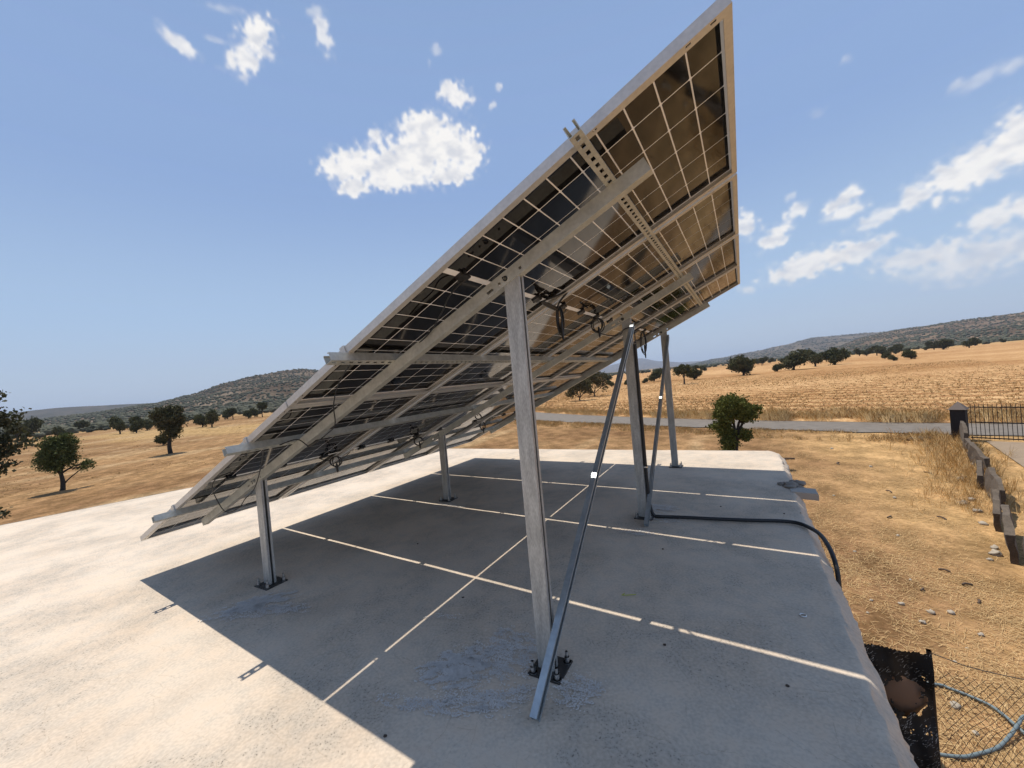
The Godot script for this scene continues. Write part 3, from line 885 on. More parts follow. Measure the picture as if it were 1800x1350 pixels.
func build_ground() -> void:
	var na := noise(71, 0.045, 4)
	var nb := noise(72, 0.012, 3)
	var nc := noise(73, 0.25, 3)
	var st := begin()
	var rings := [0.0]
	var r := 2.0
	while r < 9500.0:
		rings.append(r)
		r *= 1.045
	var A := 300
	for i in rings.size() - 1:
		for k in A:
			var q := [polar(360.0 * k / A, rings[i]), polar(360.0 * (k + 1) / A, rings[i]), polar(360.0 * (k + 1) / A, rings[i + 1]), polar(360.0 * k / A, rings[i + 1])]
			for j in ([0, 2, 1, 0, 3, 2] if i > 0 else [0, 3, 2]):
				var p: Vector3 = q[j]
				var t := clampf(na.get_noise_2d(p.x, p.z) * 0.8 + nc.get_noise_2d(p.x, p.z) * 0.4 + 0.5, 0.0, 1.0)
				var c := Color(0.27, 0.155, 0.08).lerp(Color(0.48, 0.30, 0.155), t)
				if p.x > 5.0: c = c.lerp(Color(0.70, 0.455, 0.22), 0.75 * smoothstep(5.5, 9.0, p.x + 2.0 * na.get_noise_2d(p.z * 3.0, p.x)))
				var golden := smoothstep(-0.1, 0.25, nb.get_noise_2d(p.x * 0.5, p.z * 2.0) + 0.2 * nc.get_noise_2d(p.x, p.z))
				var far := smoothstep(55.0, 90.0, Vector2(p.x - EYE.x, p.z - EYE.z).length())
				c = c.lerp(Color(0.60, 0.41, 0.20), far * golden * 0.8)
				var streak := smoothstep(0.12, 0.5, nc.get_noise_2d(p.x * 0.9, p.z * 0.16) + 0.3 * na.get_noise_2d(p.x * 2.0, p.z * 2.0))
				if p.x < 2.0: c = c.lerp(Color(0.58, 0.41, 0.24), 0.7 * streak)
				st.set_color(c)
				p.y = GROUND + na.get_noise_2d(p.x * 3.0, p.z * 3.0) * 0.03 * clampf(Vector2(p.x, p.z).length() / 20.0, 0.0, 1.0)
				st.add_vertex(p)
	st.index()
	st.generate_normals()
	tag(inst("ground", st.commit(), M.soil), "", "", "", "structure")
	# the golden stubble field beyond the road
	st = begin()
	var X := []
	var x := -420.0
	while x < 420.0:
		X.append(x)
		x += lerpf(3.0, 25.0, clampf((absf(x) - 20.0) / 200.0, 0.0, 1.0))
	var D := [0.0]
	var d := 1.0
	while d < 520.0:
		D.append(d)
		d *= 1.12
	for i in X.size() - 1:
		for k in D.size() - 1:
			for e in [[i, k], [i + 1, k], [i + 1, k + 1], [i, k], [i + 1, k + 1], [i, k + 1]]:
				var px: float = X[e[0]]
				var edge := road_z(clampf(px, -60.0, 30.0), true) + (0.55 * (px + 60.0) if px < -60.0 else 0.0) + (0.1 * (px - 30.0) if px > 30.0 else 0.0)
				var p := Vector3(px - 0.12 * D[e[1]], 0, edge - 0.15 - D[e[1]])
				var dist := Vector2(p.x, p.z).length()
				p.y = GROUND + 0.045 + 0.10 * smoothstep(0.0, 4.0, D[e[1]]) + na.get_noise_2d(p.x * 0.6, p.z * 0.6) * 0.12 * smoothstep(2.0, 20.0, D[e[1]])
				if D[e[1]] > 440.0: p.y = GROUND - 0.4
				var t := clampf(nb.get_noise_2d(p.x, p.z * 1.6) * 0.9 + na.get_noise_2d(p.x, p.z) * 0.5 + 0.5, 0.0, 1.0)
				st.set_color(Color(0.54, 0.355, 0.175).lerp(Color(0.80, 0.59, 0.33), t))
				st.set_uv(Vector2((p.x * 0.94 + p.z * 0.34) / 24.0, (p.z * 0.94 - p.x * 0.34) / 24.0))
				st.add_vertex(p)
	st.index()
	st.generate_normals()
	tag(inst("stubble_field", st.commit(), M.field), "", "", "", "structure")
	# road
	st = begin()
	var rn := noise(74, 0.6, 3)
	x = -60.0
	while x < 46.0:
		var q := []
		for xx in [x, x + 1.0]:
			q.append(Vector3(xx, GROUND + 0.05, road_z(minf(xx, 30.0), true) + 0.1 * maxf(0.0, xx - 30.0)))
			q.append(Vector3(xx, GROUND + 0.045, road_z(minf(xx, 30.0), false) + 0.1 * maxf(0.0, xx - 30.0) + rn.get_noise_1d(xx) * 0.35))
		quad(st, q[0], q[2], q[3], q[1], Vector3.UP)
		x += 1.0
	tag(inst("road", st.commit(), M.asphalt), "", "", "", "structure")
	st = begin()
	quad(st, Vector3(12.7, GROUND + 0.045, -23.2), Vector3(24, GROUND + 0.045, -18.5), Vector3(24, GROUND + 0.045, -11), Vector3(10.8, GROUND + 0.045, -13), Vector3.UP)
	tag(inst("driveway", st.commit(), M.drive), "", "", "", "structure")

func hill(called: String, table: Array, foot: float, ridge: float, tones: Array, sd: int, shrubs: int, size: float) -> void:
	var n := noise(sd, 0.004, 5)
	var nf := noise(sd + 1, 0.02, 4)
	var A := 220
	var R := 46
	var a0: float = table[0][0]
	var a1: float = table[-1][0]
	var pts := []
	for i in A + 1:
		var az := lerpf(a0, a1, float(i) / A)
		var el := 0.0
		for k in table.size() - 1:
			if az >= table[k][0] and az <= table[k + 1][0]:
				var f: float = (az - table[k][0]) / (table[k + 1][0] - table[k][0])
				el = lerpf(table[k][1], table[k + 1][1], f * f * (3.0 - 2.0 * f) * 0.5 + f * 0.5)
		var H := EYE.y + tan(deg_to_rad(el)) * ridge
		var row := []
		for j in R + 1:
			var t := float(j) / R * 1.35
			var r := lerpf(foot, ridge, t)
			var p := polar(az, r)
			var s := t * t * (1.0 - 0.35 * t) / 0.65 if t <= 1.0 else 1.0 - (t - 1.0) * 1.1
			p.y = lerpf(GROUND - 0.6, H, s) + n.get_noise_2d(p.x, p.z) * (H - GROUND) * 0.16 * smoothstep(0.0, 0.5, t) * (1.0 - smoothstep(0.75, 1.0, t) * 0.85)
			row.append(p)
		pts.append(row)
	var st := begin()
	for i in A:
		for j in R:
			for e in [[i, j], [i + 1, j + 1], [i + 1, j], [i, j], [i, j + 1], [i + 1, j + 1]]:
				var p: Vector3 = pts[e[0]][e[1]]
				var f := clampf(nf.get_noise_2d(p.x, p.z) * 1.1 + n.get_noise_2d(p.x * 2.0, p.z * 2.0) + 0.5, 0.0, 1.0)
				st.set_color(tones[0].lerp(tones[1], f))
				st.add_vertex(p)
	st.index()
	st.generate_normals()
	tag(inst(called, st.commit(), M.hill), "", "", "", "structure")
	if shrubs == 0: return
	var rg := RandomNumberGenerator.new(); rg.seed = sd
	var xs := []
	while xs.size() < shrubs:
		var fi := rg.randf() * A
		var fj := pow(rg.randf(), 0.8) * R / 1.35 * 1.02
		var i := mini(int(fi), A - 1)
		var j := mini(int(fj), R - 1)
		var p: Vector3 = pts[i][j].lerp(pts[i + 1][j], fi - i).lerp(pts[i][j + 1].lerp(pts[i + 1][j + 1], fi - i), fj - j)
		if nf.get_noise_2d(p.x * 0.4, p.z * 0.4) < rg.randf_range(-0.7, 0.25): continue
		if p.y < GROUND - 0.2: continue
		var s := size * rg.randf_range(0.55, 1.4)
		xs.append([Transform3D(Basis(Vector3.UP, rg.randf() * TAU).scaled(Vector3(s, s * rg.randf_range(0.6, 0.95), s)), p + Vector3(0, s * 0.2, 0)), Color(0.040, 0.046, 0.026).lerp(Color(0.085, 0.082, 0.05), rg.randf())])
	multi("scrub", scatter_bush(sd), M.scrub, xs, "dark scrub oaks dotted over the far hillside")

func scatter_bush(sd: int) -> ArrayMesh:
	var n := noise(sd, 0.8, 3)
	var sm := SphereMesh.new(); sm.radial_segments = 12; sm.rings = 7; sm.radius = 1.0; sm.height = 2.0
	var arr := sm.get_mesh_arrays()
	var v: PackedVector3Array = arr[Mesh.ARRAY_VERTEX]
	var st := begin()
	for i in arr[Mesh.ARRAY_INDEX]:
		st.add_vertex(v[i] * (0.75 + 0.55 * n.get_noise_3dv(v[i] * 2.2)))
	st.generate_normals()
	return st.commit()

func multi(called: String, mesh: Mesh, m: Material, xs: Array, label := "") -> MultiMeshInstance3D:
	var mm := MultiMesh.new()
	mm.transform_format = MultiMesh.TRANSFORM_3D
	mm.use_colors = true
	mm.mesh = mesh
	mm.instance_count = xs.size()
	for i in xs.size():
		mm.set_instance_transform(i, xs[i][0])
		mm.set_instance_color(i, xs[i][1])
	var o := MultiMeshInstance3D.new()
	o.name = numbered(called)
	o.multimesh = mm
	o.material_override = m
	add_child(o)
	tag(o, label, "vegetation", "", "stuff")
	return o

# ------------------------------------------------------------------ plants
func leaf(st: SurfaceTool, p: Vector3, size: float, rg: RandomNumberGenerator, col: Color) -> void:
	var b := Basis(Vector3(rg.randf_range(-1, 1), rg.randf_range(-1, 1), rg.randf_range(-1, 1)).normalized(), rg.randf() * TAU)
	var x := b.x * size * 0.5
	var y := b.y * size
	var n := b.z
	st.set_color(col)
	for v in [p, p + y, p + x * 0.9 + y * 0.45, p, p - x * 0.9 + y * 0.45, p + y]:
		st.set_normal(n)
		st.add_vertex(v)

# blobs: [centre, radii]; leaves gather in clumps spread through the blobs
func crown_mesh(blobs: Array, clumps: int, per: int, leaf_size: float, tones: Array, sd: int, clump_r := 0.16) -> ArrayMesh:
	var rg := RandomNumberGenerator.new(); rg.seed = sd
	var vol := 0.0
	for b in blobs: vol += b[1].x * b[1].y * b[1].z
	var st := begin()
	for b in blobs:
		var m := int(ceil(clumps * b[1].x * b[1].y * b[1].z / vol))
		for i in m:
			var d := Vector3(rg.randfn(), rg.randfn(), rg.randfn()).normalized()
			var p: Vector3 = b[0] + d * b[1] * pow(rg.randf(), 0.45) * rg.randf_range(0.8, 1.12)
			var cr: float = clump_r * rg.randf_range(0.6, 1.3)
			var tone: Color = tones[0].lerp(tones[1], rg.randf())
			for k in per:
				var q := Vector3(rg.randfn(), rg.randfn() * 0.7, rg.randfn()) * cr * 0.55
				leaf(st, p + q, leaf_size * rg.randf_range(0.6, 1.25), rg, tone * rg.randf_range(0.75, 1.25))
	return st.commit()

func trunk_mesh(limbs: Array) -> ArrayMesh:                # limbs: [points, radius at foot, radius at tip]
	var st := begin()
	for l in limbs:
		var path := smooth_path(l[0], 4)
		var rad := []
		for i in path.size(): rad.append(lerpf(l[1], l[2], float(i) / (path.size() - 1)))
		tube(st, path, rad, 8)
	return st.commit()

func limbs_to(blobs: Array, foot: Vector3, fork: Vector3, r: float, sd: int) -> Array:
	var rg := RandomNumberGenerator.new(); rg.seed = sd
	var out := [[[foot + Vector3(0, -0.15, 0), foot.lerp(fork, 0.5) + Vector3(rg.randf_range(-1, 1), 0, rg.randf_range(-1, 1)) * r * 0.6, fork], r * 1.15, r * 0.75]]
	for b in blobs:
		var e: Vector3 = b[0] + Vector3(0, b[1].y * 0.25, 0)
		out.append([[fork - Vector3(0, r * 0.4, 0), fork.lerp(e, 0.5) + Vector3(rg.randf_range(-1, 1), rg.randf_range(-0.2, 0.6), rg.randf_range(-1, 1)) * r * 1.2, e], r * 0.55, r * 0.12])
		for k in 2:
			var f: Vector3 = b[0] + Vector3(rg.randf_range(-1, 1), rg.randf_range(-0.3, 0.8), rg.randf_range(-1, 1)) * b[1] * 0.8
			out.append([[fork.lerp(e, 0.55), fork.lerp(e, 0.55).lerp(f, 0.5) + Vector3(0, r * 0.5, 0), f], r * 0.28, r * 0.06])
	return out

func slim(blobs: Array, k: float) -> Array:
	var out := []
	for b in blobs: out.append([b[0] * Vector3(k, 1, k), b[1] * Vector3(k, 1, k)])
	return out

func tree(called: String, label: String, at: Vector3, blobs: Array, fork: Vector3, r: float, clumps: int, per: int, leaf_size: float, tones: Array, sd: int, clump_r: float, group := "", extra := []) -> Node3D:
	var o := thing(called, label, "tree", Transform3D(Basis(), at), group)
	var limbs := limbs_to(blobs, Vector3.ZERO, fork, r, sd)
	limbs.append_array(extra)
	inst("trunk", trunk_mesh(limbs), M.bark, o)
	inst("crown", crown_mesh(blobs, clumps, per, leaf_size, tones, sd, clump_r), M.leaf, o)
	return o

func right_of(at: Vector3) -> Vector3:                     # unit vector across the line of sight from the roof corner, for laying out a crown
	var d := (at - EYE) * Vector3(1, 0, 1)
	return d.normalized().cross(Vector3.UP).normalized()

func build_trees() -> void:
	var olive := [Color(0.075, 0.085, 0.024), Color(0.16, 0.16, 0.045)]
	var dark := [Color(0.050, 0.052, 0.027), Color(0.12, 0.108, 0.056)]
	var green := [Color(0.062, 0.080, 0.030), Color(0.145, 0.16, 0.06)]
	# oak just behind the roof's far edge
	var at := Vector3(3.62, GROUND, -17.5)
	var s := right_of(at)
	tree("oak_tree", "leafy green oak standing right behind the far edge of the roof", at, [[s * 0.0 + Vector3(0, 2.5, 0), Vector3(0.6, 0.5, 0.6)], [s * -0.32 + Vector3(0, 2.2, 0.1), Vector3(0.42, 0.42, 0.45)], [s * 0.42 + Vector3(0, 2.2, 0), Vector3(0.42, 0.4, 0.45)], [s * 0.82 + Vector3(0, 2.3, 0), Vector3(0.18, 0.19, 0.2)], [s * -0.42 + Vector3(0, 1.62, 0), Vector3(0.32, 0.34, 0.36)], [s * -0.72 + Vector3(0, 1.68, 0), Vector3(0.18, 0.14, 0.2)], [s * -0.2 + Vector3(0, 1.15, 0), Vector3(0.33, 0.5, 0.36)], [s * 0.34 + Vector3(0, 1.3, 0), Vector3(0.28, 0.26, 0.3)], [s * -0.28 + Vector3(0, 0.6, 0), Vector3(0.24, 0.4, 0.26)]], Vector3(0.05, 1.2, 0), 0.13, 800, 26, 0.07, olive, 101, 0.13)
	# young tree at the left of the roof
	at = Vector3(-33.61, GROUND, -6.48)
	s = right_of(at)
	tree("young_tree", "young green tree with a low side branch in the brown field at left", at, slim([[s * -0.1 + Vector3(0, 2.4, 0), Vector3(1.0, 0.85, 1.0)], [s * -0.45 + Vector3(0, 2.85, 0), Vector3(0.72, 0.6, 0.75)], [s * 0.5 + Vector3(0, 2.95, 0), Vector3(0.7, 0.65, 0.7)], [s * -0.75 + Vector3(0, 2.0, 0.2), Vector3(0.55, 0.6, 0.6)], [s * 0.55 + Vector3(0, 2.05, 0), Vector3(0.65, 0.6, 0.65)], [s * -0.3 + Vector3(0, 1.55, 0), Vector3(0.65, 0.35, 0.6)], [s * 1.7 + Vector3(0, 1.5, 0), Vector3(0.42, 0.36, 0.4)], [s * 1.3 + Vector3(0, 1.25, 0), Vector3(0.3, 0.22, 0.3)]], 0.70), Vector3(-0.05, 1.1, 0), 0.12, 720, 24, 0.095, green, 102, 0.2, "", [[[Vector3(0, 0, 0.1), s * 0.35 + Vector3(0, 0.6, 0.1), s * 1.05 + Vector3(0, 1.3, 0)], 0.06, 0.018]])
	# dark single oak, further out at left
	at = Vector3(-48.22, GROUND, -17.3)
	s = right_of(at)
	tree("oak_tree", "dark top-heavy oak alone in the brown field beside the near hill", at, slim([[Vector3(0, 3.5, 0), Vector3(1.55, 1.2, 1.5)], [s * -0.8 + Vector3(0, 4.2, 0), Vector3(0.95, 0.75, 0.9)], [s * 0.7 + Vector3(0, 4.3, 0), Vector3(0.95, 0.75, 0.9)], [s * 1.1 + Vector3(0, 3.4, 0), Vector3(0.8, 0.8, 0.8)], [s * 0.3 + Vector3(0, 2.4, 0), Vector3(1.15, 0.85, 1.0)], [s * 0.1 + Vector3(0, 1.7, 0), Vector3(0.6, 0.5, 0.6)]], 0.80), Vector3(0.1, 1.5, 0), 0.2, 520, 22, 0.16, dark, 103, 0.30)
	# big tree cut by the left edge of the picture
	at = Vector3(-19.16, GROUND, -1.54)
	s = right_of(at)
	tree("oak_tree", "large grey-green oak cut off by the left edge of the picture", at, [[s * -0.3 + Vector3(0, 4.4, 0), Vector3(1.0, 1.0, 1.0)], [s * 0.55 + Vector3(0, 4.6, 0), Vector3(0.7, 0.4, 0.7)], [s * 0.75 + Vector3(0, 3.75, 0), Vector3(0.75, 0.5, 0.7)], [s * 0.2 + Vector3(0, 5.35, 0), Vector3(0.5, 0.6, 0.6)], [s * -0.2 + Vector3(0, 3.2, 0), Vector3(0.9, 0.6, 0.9)], [s * 0.6 + Vector3(0, 2.95, 0), Vector3(0.4, 0.2, 0.4)], [s * 0.15 + Vector3(0, 1.25, 0), Vector3(0.5, 0.16, 0.5)], [s * -1.5 + Vector3(0, 3.9, 0), Vector3(1.0, 1.2, 1.0)], [s * 0.05 + Vector3(0, 2.55, 0), Vector3(0.5, 0.3, 0.5)]], Vector3(-0.5, 1.6, 0) + s * -0.5, 0.2, 520, 22, 0.115, [Color(0.050, 0.054, 0.032), Color(0.12, 0.12, 0.075)], 104, 0.20)
	# shrubs under the far end of the array
	for q in [["spreading olive shrub seen below the array, left of the pair", Vector3(-19.13, GROUND, -60.94), 1.0, 105], ["taller olive tree seen below the array, right of the pair", Vector3(-20.02, GROUND, -70.93), 1.25, 106]]:
		s = right_of(q[1])
		tree("olive_shrub", q[0], q[1], [[s * -0.9 * q[2] + Vector3(0, 2.3, 0) * q[2], Vector3(1.2, 1.0, 1.2) * q[2]], [s * 0.8 * q[2] + Vector3(0, 2.5, 0) * q[2], Vector3(1.2, 1.1, 1.2) * q[2]], [Vector3(0, 3.3, 0) * q[2], Vector3(1.2, 0.9, 1.1) * q[2]], [s * -1.5 * q[2] + Vector3(0, 1.4, 0) * q[2], Vector3(0.7, 0.7, 0.7) * q[2]], [s * 1.5 * q[2] + Vector3(0, 1.6, 0) * q[2], Vector3(0.6, 0.8, 0.7) * q[2]]], Vector3(0, 0.7, 0), 0.13, 300, 18, 0.20, [Color(0.07, 0.066, 0.034), Color(0.15, 0.125, 0.062)], q[3], 0.34, "shrubs beyond the road")
	# trees scattered on the golden field: a few kinds, then copies
	var kinds := []
	for k in 3:
		var bl := []
		var rg := RandomNumberGenerator.new(); rg.seed = 200 + k
		var tall: float = [0.0, 0.9, 0.25][k]
		for i in 7:
			bl.append([Vector3(rg.randf_range(-0.62, 0.62), rg.randf_range(0.6, 1.4) + tall, rg.randf_range(-0.62, 0.62)), Vector3(rg.randf_range(0.45, 0.7), rg.randf_range(0.42, 0.6), rg.randf_range(0.45, 0.7))])
		kinds.append([trunk_mesh(limbs_to(bl, Vector3.ZERO, Vector3(0.05, 0.35 + tall * 0.6, 0), 0.1, 210 + k)), crown_mesh(bl, 420, 14, 0.15, [Color(0.048, 0.054, 0.027), Color(0.115, 0.11, 0.054)], 220 + k, 0.2)])
	var far := [
		["field_tree", "large round dark oak in the golden field right of the array", 4.08, -125.95, 2.9, 0, 2],
		["field_tree", "small oak with a bent bare trunk in the golden field", -7.7, -97.88, 1.75, 1, 1],
		["field_tree", "dark oak just right of the bent-trunk oak", -7.88, -122.59, 1.75, 0, 0],
		["field_tree", "round dark oak between the middle and right tall posts", -20.59, -133.37, 1.9, 0, 0],
		["field_tree", "small round bush left of the round oak between the posts", -21.72, -124.12, 0.85, 0, 0],
		["field_tree", "small dark bush half hidden by the middle tall post", -26.36, -120.81, 0.9, 0, 0],
		["field_tree", "low bush left of the long diagonal brace", -28.4, -111.56, 1.0, 2, 0],
		["field_tree", "small round bush right of the large field oak", 12.72, -138.6, 1.3, 0, 0],
		["field_tree", "leftmost of three broad dark oaks at the field's far side", 17.19, -142.7, 3.0, 0, 0],
		["field_tree", "middle of three broad dark oaks at the field's far side", 24.62, -163.09, 2.7, 2, 0],
		["field_tree", "rightmost of three broad dark oaks at the field's far side", 30.07, -165.8, 3.0, 0, 0],
		["field_tree", "small standing bush of the two below the far tree line", 48.26, -190.32, 1.3, 2, 0],
		["field_tree", "small low bush of the two below the far tree line", 42.95, -159.67, 1.05, 0, 0],
		["field_tree", "low wide bush alone in the right part of the field", 47.88, -163.63, 1.6, 0, 0],
		["field_tree", "broad dark oak high in the right part of the field", 101.86, -314.81, 3.2, 0, 0],
		["field_tree", "low bush in the brown field left of the dark oak", -62.66, -21.71, 0.8, 0, 0],
		["field_tree", "round dark oak with a short trunk in the left field", -129.04, -36.32, 2.0, 2, 0],
		["field_tree", "round dark oak right beside the short-trunked one", -122.55, -37.53, 1.6, 0, 0],
		["field_tree", "dark oak close right of the dark top-heavy oak", -100.68, -43.85, 1.8, 2, 0],
		["field_tree", "smaller oak behind the top-heavy oak's right side", -107.63, -44.85, 1.6, 0, 0],
		["field_tree", "broad dark bush at the end of the left field", -214.28, -49.75, 2.2, 0, 0],
		["field_tree", "bush peeping over the young green tree", -153.01, -31.55, 1.6, 0, 0],
		["field_tree", "oak half hidden by the tree at the left edge", -163.88, -27.46, 2.8, 2, 0]]
	for f in far:
		far_tree(f[0], f[1], Vector3(f[2], GROUND - 0.05, f[3]), f[4], kinds[f[5]], int(absf(f[2] * 13)), "")
	var rg := RandomNumberGenerator.new(); rg.seed = 31
	# loose tree lines, far off
	for q in [[-142.8, -68.2], [-130.1, -66.5], [-130.3, -70.9], [-138.0, -72.5], [-150.0, -70.0], [-131.0, -42.1], [-134.0, -41.0], [-138.25, -21.7]]:
		far_tree("field_tree", "small dark oak in the tree line at the left field's end", Vector3(q[0], GROUND - 0.05, q[1]), rg.randf_range(1.3, 2.0), kinds[rg.randi() % 3], rg.randi(), "tree line at the left field's end")
	for k in 34:
		var az := rg.randf_range(-2.0, 24.0)
		var r := rg.randf_range(250.0, 430.0) * (1.0 + 0.01 * az)
		var p := polar(az, r)
		p.y = GROUND - 0.1
		far_tree("field_tree", "small dark oak of the loose tree line beyond the golden field", p, rg.randf_range(1.3, 2.7), kinds[rg.randi() % 3], rg.randi(), "loose tree line beyond the golden field")
	for k in 18:
		var p := polar(rg.randf_range(-24.0, -4.0), rg.randf_range(170.0, 420.0))
		p.y = GROUND - 0.1
		far_tree("field_tree", "small dark oak far out behind the tall posts", p, rg.randf_range(1.0, 2.2), kinds[rg.randi() % 3], rg.randi(), "far oaks behind the tall posts")
	# the woods beyond read as one mass
	var xs := []
	while xs.size() < 900:
		var az := rg.randf_range(-30.0, 30.0)
		var p := polar(az, rg.randf_range(430.0, 1500.0))
		p.y = GROUND + 0.3
		var sz := rg.randf_range(1.6, 3.6)
		xs.append([Transform3D(Basis(Vector3.UP, rg.randf() * TAU).scaled(Vector3(sz, sz * 0.75, sz)), p + Vector3(0, sz * 0.3, 0)), Color(0.036, 0.042, 0.024).lerp(Color(0.075, 0.075, 0.045), rg.randf())])
	while xs.size() < 1500:
		var p := polar(rg.randf_range(-90.0, -52.0), rg.randf_range(190.0, 420.0))
		p.y = GROUND + 0.2
		var sz := rg.randf_range(0.8, 2.2)
		xs.append([Transform3D(Basis(Vector3.UP, rg.randf() * TAU).scaled(Vector3(sz, sz * 0.75, sz)), p + Vector3(0, sz * 0.3, 0)), Color(0.04, 0.046, 0.026).lerp(Color(0.08, 0.08, 0.05), rg.randf())])
	multi("far_woods", scatter_bush(9), M.scrub, xs, "distant dark scrub and oaks scattered over the plain")

var far_proto := {}
func far_tree(called: String, label: String, at: Vector3, s: float, kind: Array, sd: int, group: String) -> void:
	var o: Node3D
	if not far_proto.has(kind):
		o = thing(called, label, "tree")
		inst("trunk", kind[0], M.bark, o)
		inst("crown", kind[1], M.leaf, o)
		far_proto[kind] = o
	else:
		o = copy(far_proto[kind], label)
	o.set_meta("group", group if group else "oaks scattered on the fields")
	o.transform = Transform3D(Basis(Vector3.UP, sd % 628 / 100.0).scaled(Vector3(0.82, 1.0, 0.82) * s if at.x < -60.0 else Vector3.ONE * s), at)

func tuft_mesh(blades: int, h: float, spread: float, sd: int, w := 0.012) -> ArrayMesh:
	var rg := RandomNumberGenerator.new(); rg.seed = sd
	var st := begin()
	for i in blades:
		var a := rg.randf() * TAU
		var d := Vector3(cos(a), 0, sin(a))
		var foot := d * rg.randf() * spread * 0.4
		var mid := foot + d * spread * rg.randf_range(0.1, 0.4) + Vector3(0, h * rg.randf_range(0.45, 0.6), 0)
		var tip := mid + d * spread * rg.randf_range(0.1, 0.7) + Vector3(0, h * rg.randf_range(0.15, 0.5), 0)
		var sd2 := d.cross(Vector3.UP) * w * 0.5
		var n := (d + Vector3(0, 0.8, 0)).normalized()
		var k := rg.randf_range(0.7, 1.1)
		st.set_color(Color(k, k, k))
		for v in [foot - sd2, mid + sd2, mid - sd2, foot - sd2, foot + sd2, mid + sd2, mid - sd2, mid + sd2, tip]:
			st.set_normal(n)
			st.add_vertex(v)
	return st.commit()

func build_grass() -> void:
	var rg := RandomNumberGenerator.new(); rg.seed = 55
	var nn := noise(56, 0.35, 3)
	var straw := func(): return Color(0.56, 0.37, 0.17).lerp(Color(0.80, 0.60, 0.33), rg.randf())
	# tall dry grass on the far verge of the road and round the gate
	var xs := []
	while xs.size() < 2300:
		var x := rg.randf_range(-30.0, 18.0)
		var z := road_z(x, true) - 0.25 - pow(rg.randf(), 1.6) * 3.2
		var keep := 0.5 + nn.get_noise_2d(x, z) * 1.2
		if rg.randf() > keep: continue
		var s := rg.randf_range(0.55, 1.25) * clampf(keep + 0.35, 0.5, 1.3) * (0.65 if x < -4.0 else 1.0)
		xs.append([Transform3D(Basis(Vector3.UP, rg.randf() * TAU).scaled(Vector3(s, s, s)), Vector3(x, GROUND + 0.02, z)), straw.call()])
	while xs.size() < 2750:
		var a := rg.randf()
		var x := lerpf(11.6, 9.0, a) + rg.randfn() * 0.55
		var z := lerpf(-24.0, -13.5, a) + rg.randfn() * 0.8
		var s := rg.randf_range(0.35, 1.0) * (1.0 - 0.45 * a)
		xs.append([Transform3D(Basis(Vector3.UP, rg.randf() * TAU).scaled(Vector3(s, s, s)), Vector3(x, GROUND, z)), straw.call()])
	multi("dry_grass", tuft_mesh(18, 0.62, 0.6, 57, 0.011), M.grass, xs, "tall dry golden grass along the road and the stone slabs")
	# low tufts on the near verge and here and there
	xs = []
	while xs.size() < 2600:
		var x := rg.randf_range(-22.0, 12.0)
		var z := road_z(x, false) + 0.1 + pow(rg.randf(), 1.4) * 3.0
		if rg.randf() > 0.45 + nn.get_noise_2d(x * 0.7, z) * 1.4: continue
		var s := rg.randf_range(0.4, 1.0)
		xs.append([Transform3D(Basis(Vector3.UP, rg.randf() * TAU).scaled(Vector3(s, s, s)), Vector3(x, GROUND, z)), straw.call()])
	while xs.size() < 4200:
		var p := polar(rg.randf_range(-88.0, -30.0), rg.randf_range(40.0, 120.0))
		if nn.get_noise_2d(p.x * 0.12, p.z * 0.3) < 0.12: continue
		var s := rg.randf_range(0.3, 0.8)
		xs.append([Transform3D(Basis(Vector3.UP, rg.randf() * TAU).scaled(Vector3(s * 1.4, s * 0.7, s * 1.4)), p + Vector3(0, GROUND, 0)), straw.call() * 0.9])
	multi("grass_tufts", tuft_mesh(12, 0.26, 0.3, 58), M.grass, xs, "low dry grass tufts in the yard and fields")
	# cut stubble standing in the golden field
	xs = []
	while xs.size() < 42000:
		var d := pow(rg.randf(), 1.7) * 95.0
		var x := rg.randf_range(-55.0, 45.0) * (0.5 + d / 130.0) + 2.0
		var row := roundf(d / 0.55) * 0.55 + rg.randfn() * 0.08
		var z := road_z(clampf(x, -60.0, 30.0), true) - 1.5 - row
		var p := Vector3(x - 0.12 * d, GROUND + 0.10, z)
		var s := rg.randf_range(0.6, 1.3)
		xs.append([Transform3D(Basis(Vector3.UP, rg.randf() * TAU).scaled(Vector3(s, s, s)), p), straw.call()])
	multi("stubble", tuft_mesh(6, 0.17, 0.2, 59, 0.018), M.grass, xs, "cut straw stubble standing in rows on the golden field")
	# loose straw lying on the yard
	var st := begin()
	quad(st, Vector3(-0.09, 0.004, -0.003), Vector3(0.02, 0.012, -0.003), Vector3(0.02, 0.012, 0.003), Vector3(-0.09, 0.004, 0.003), Vector3.UP)
	quad(st, Vector3(0.02, 0.012, -0.003), Vector3(0.09, 0.003, -0.002), Vector3(0.09, 0.003, 0.002), Vector3(0.02, 0.012, 0.003), Vector3.UP)
	var sm := st.commit()
	xs = []
	while xs.size() < 46000:
		var t := pow(rg.randf(), 1.5)
		var z := lerpf(-3.5, -27.0, t)
		var x := rg.randf_range(4.6, 6.5 + t * 9.0)
		if rg.randf() > 0.42 + nn.get_noise_2d(x * 1.6, z * 1.1) * 0.9 + 0.12 * (x - 5.0) / (1.0 + t * 4.0): continue
		var s := rg.randf_range(0.25, 0.95)
		xs.append([Transform3D(Basis(Vector3.UP, rg.randf() * TAU) * Basis(Vector3(0, 0, 1), rg.randf_range(-0.15, 0.15)).scaled(Vector3(s, 1.0, rg.randf_range(0.5, 1.0))), Vector3(x, GROUND + 0.008, z)), Color(0.44, 0.28, 0.125).lerp(Color(0.74, 0.54, 0.28), rg.randf())])
	multi("straw", sm, M.grass, xs, "loose straw lying on the yard beside the building")

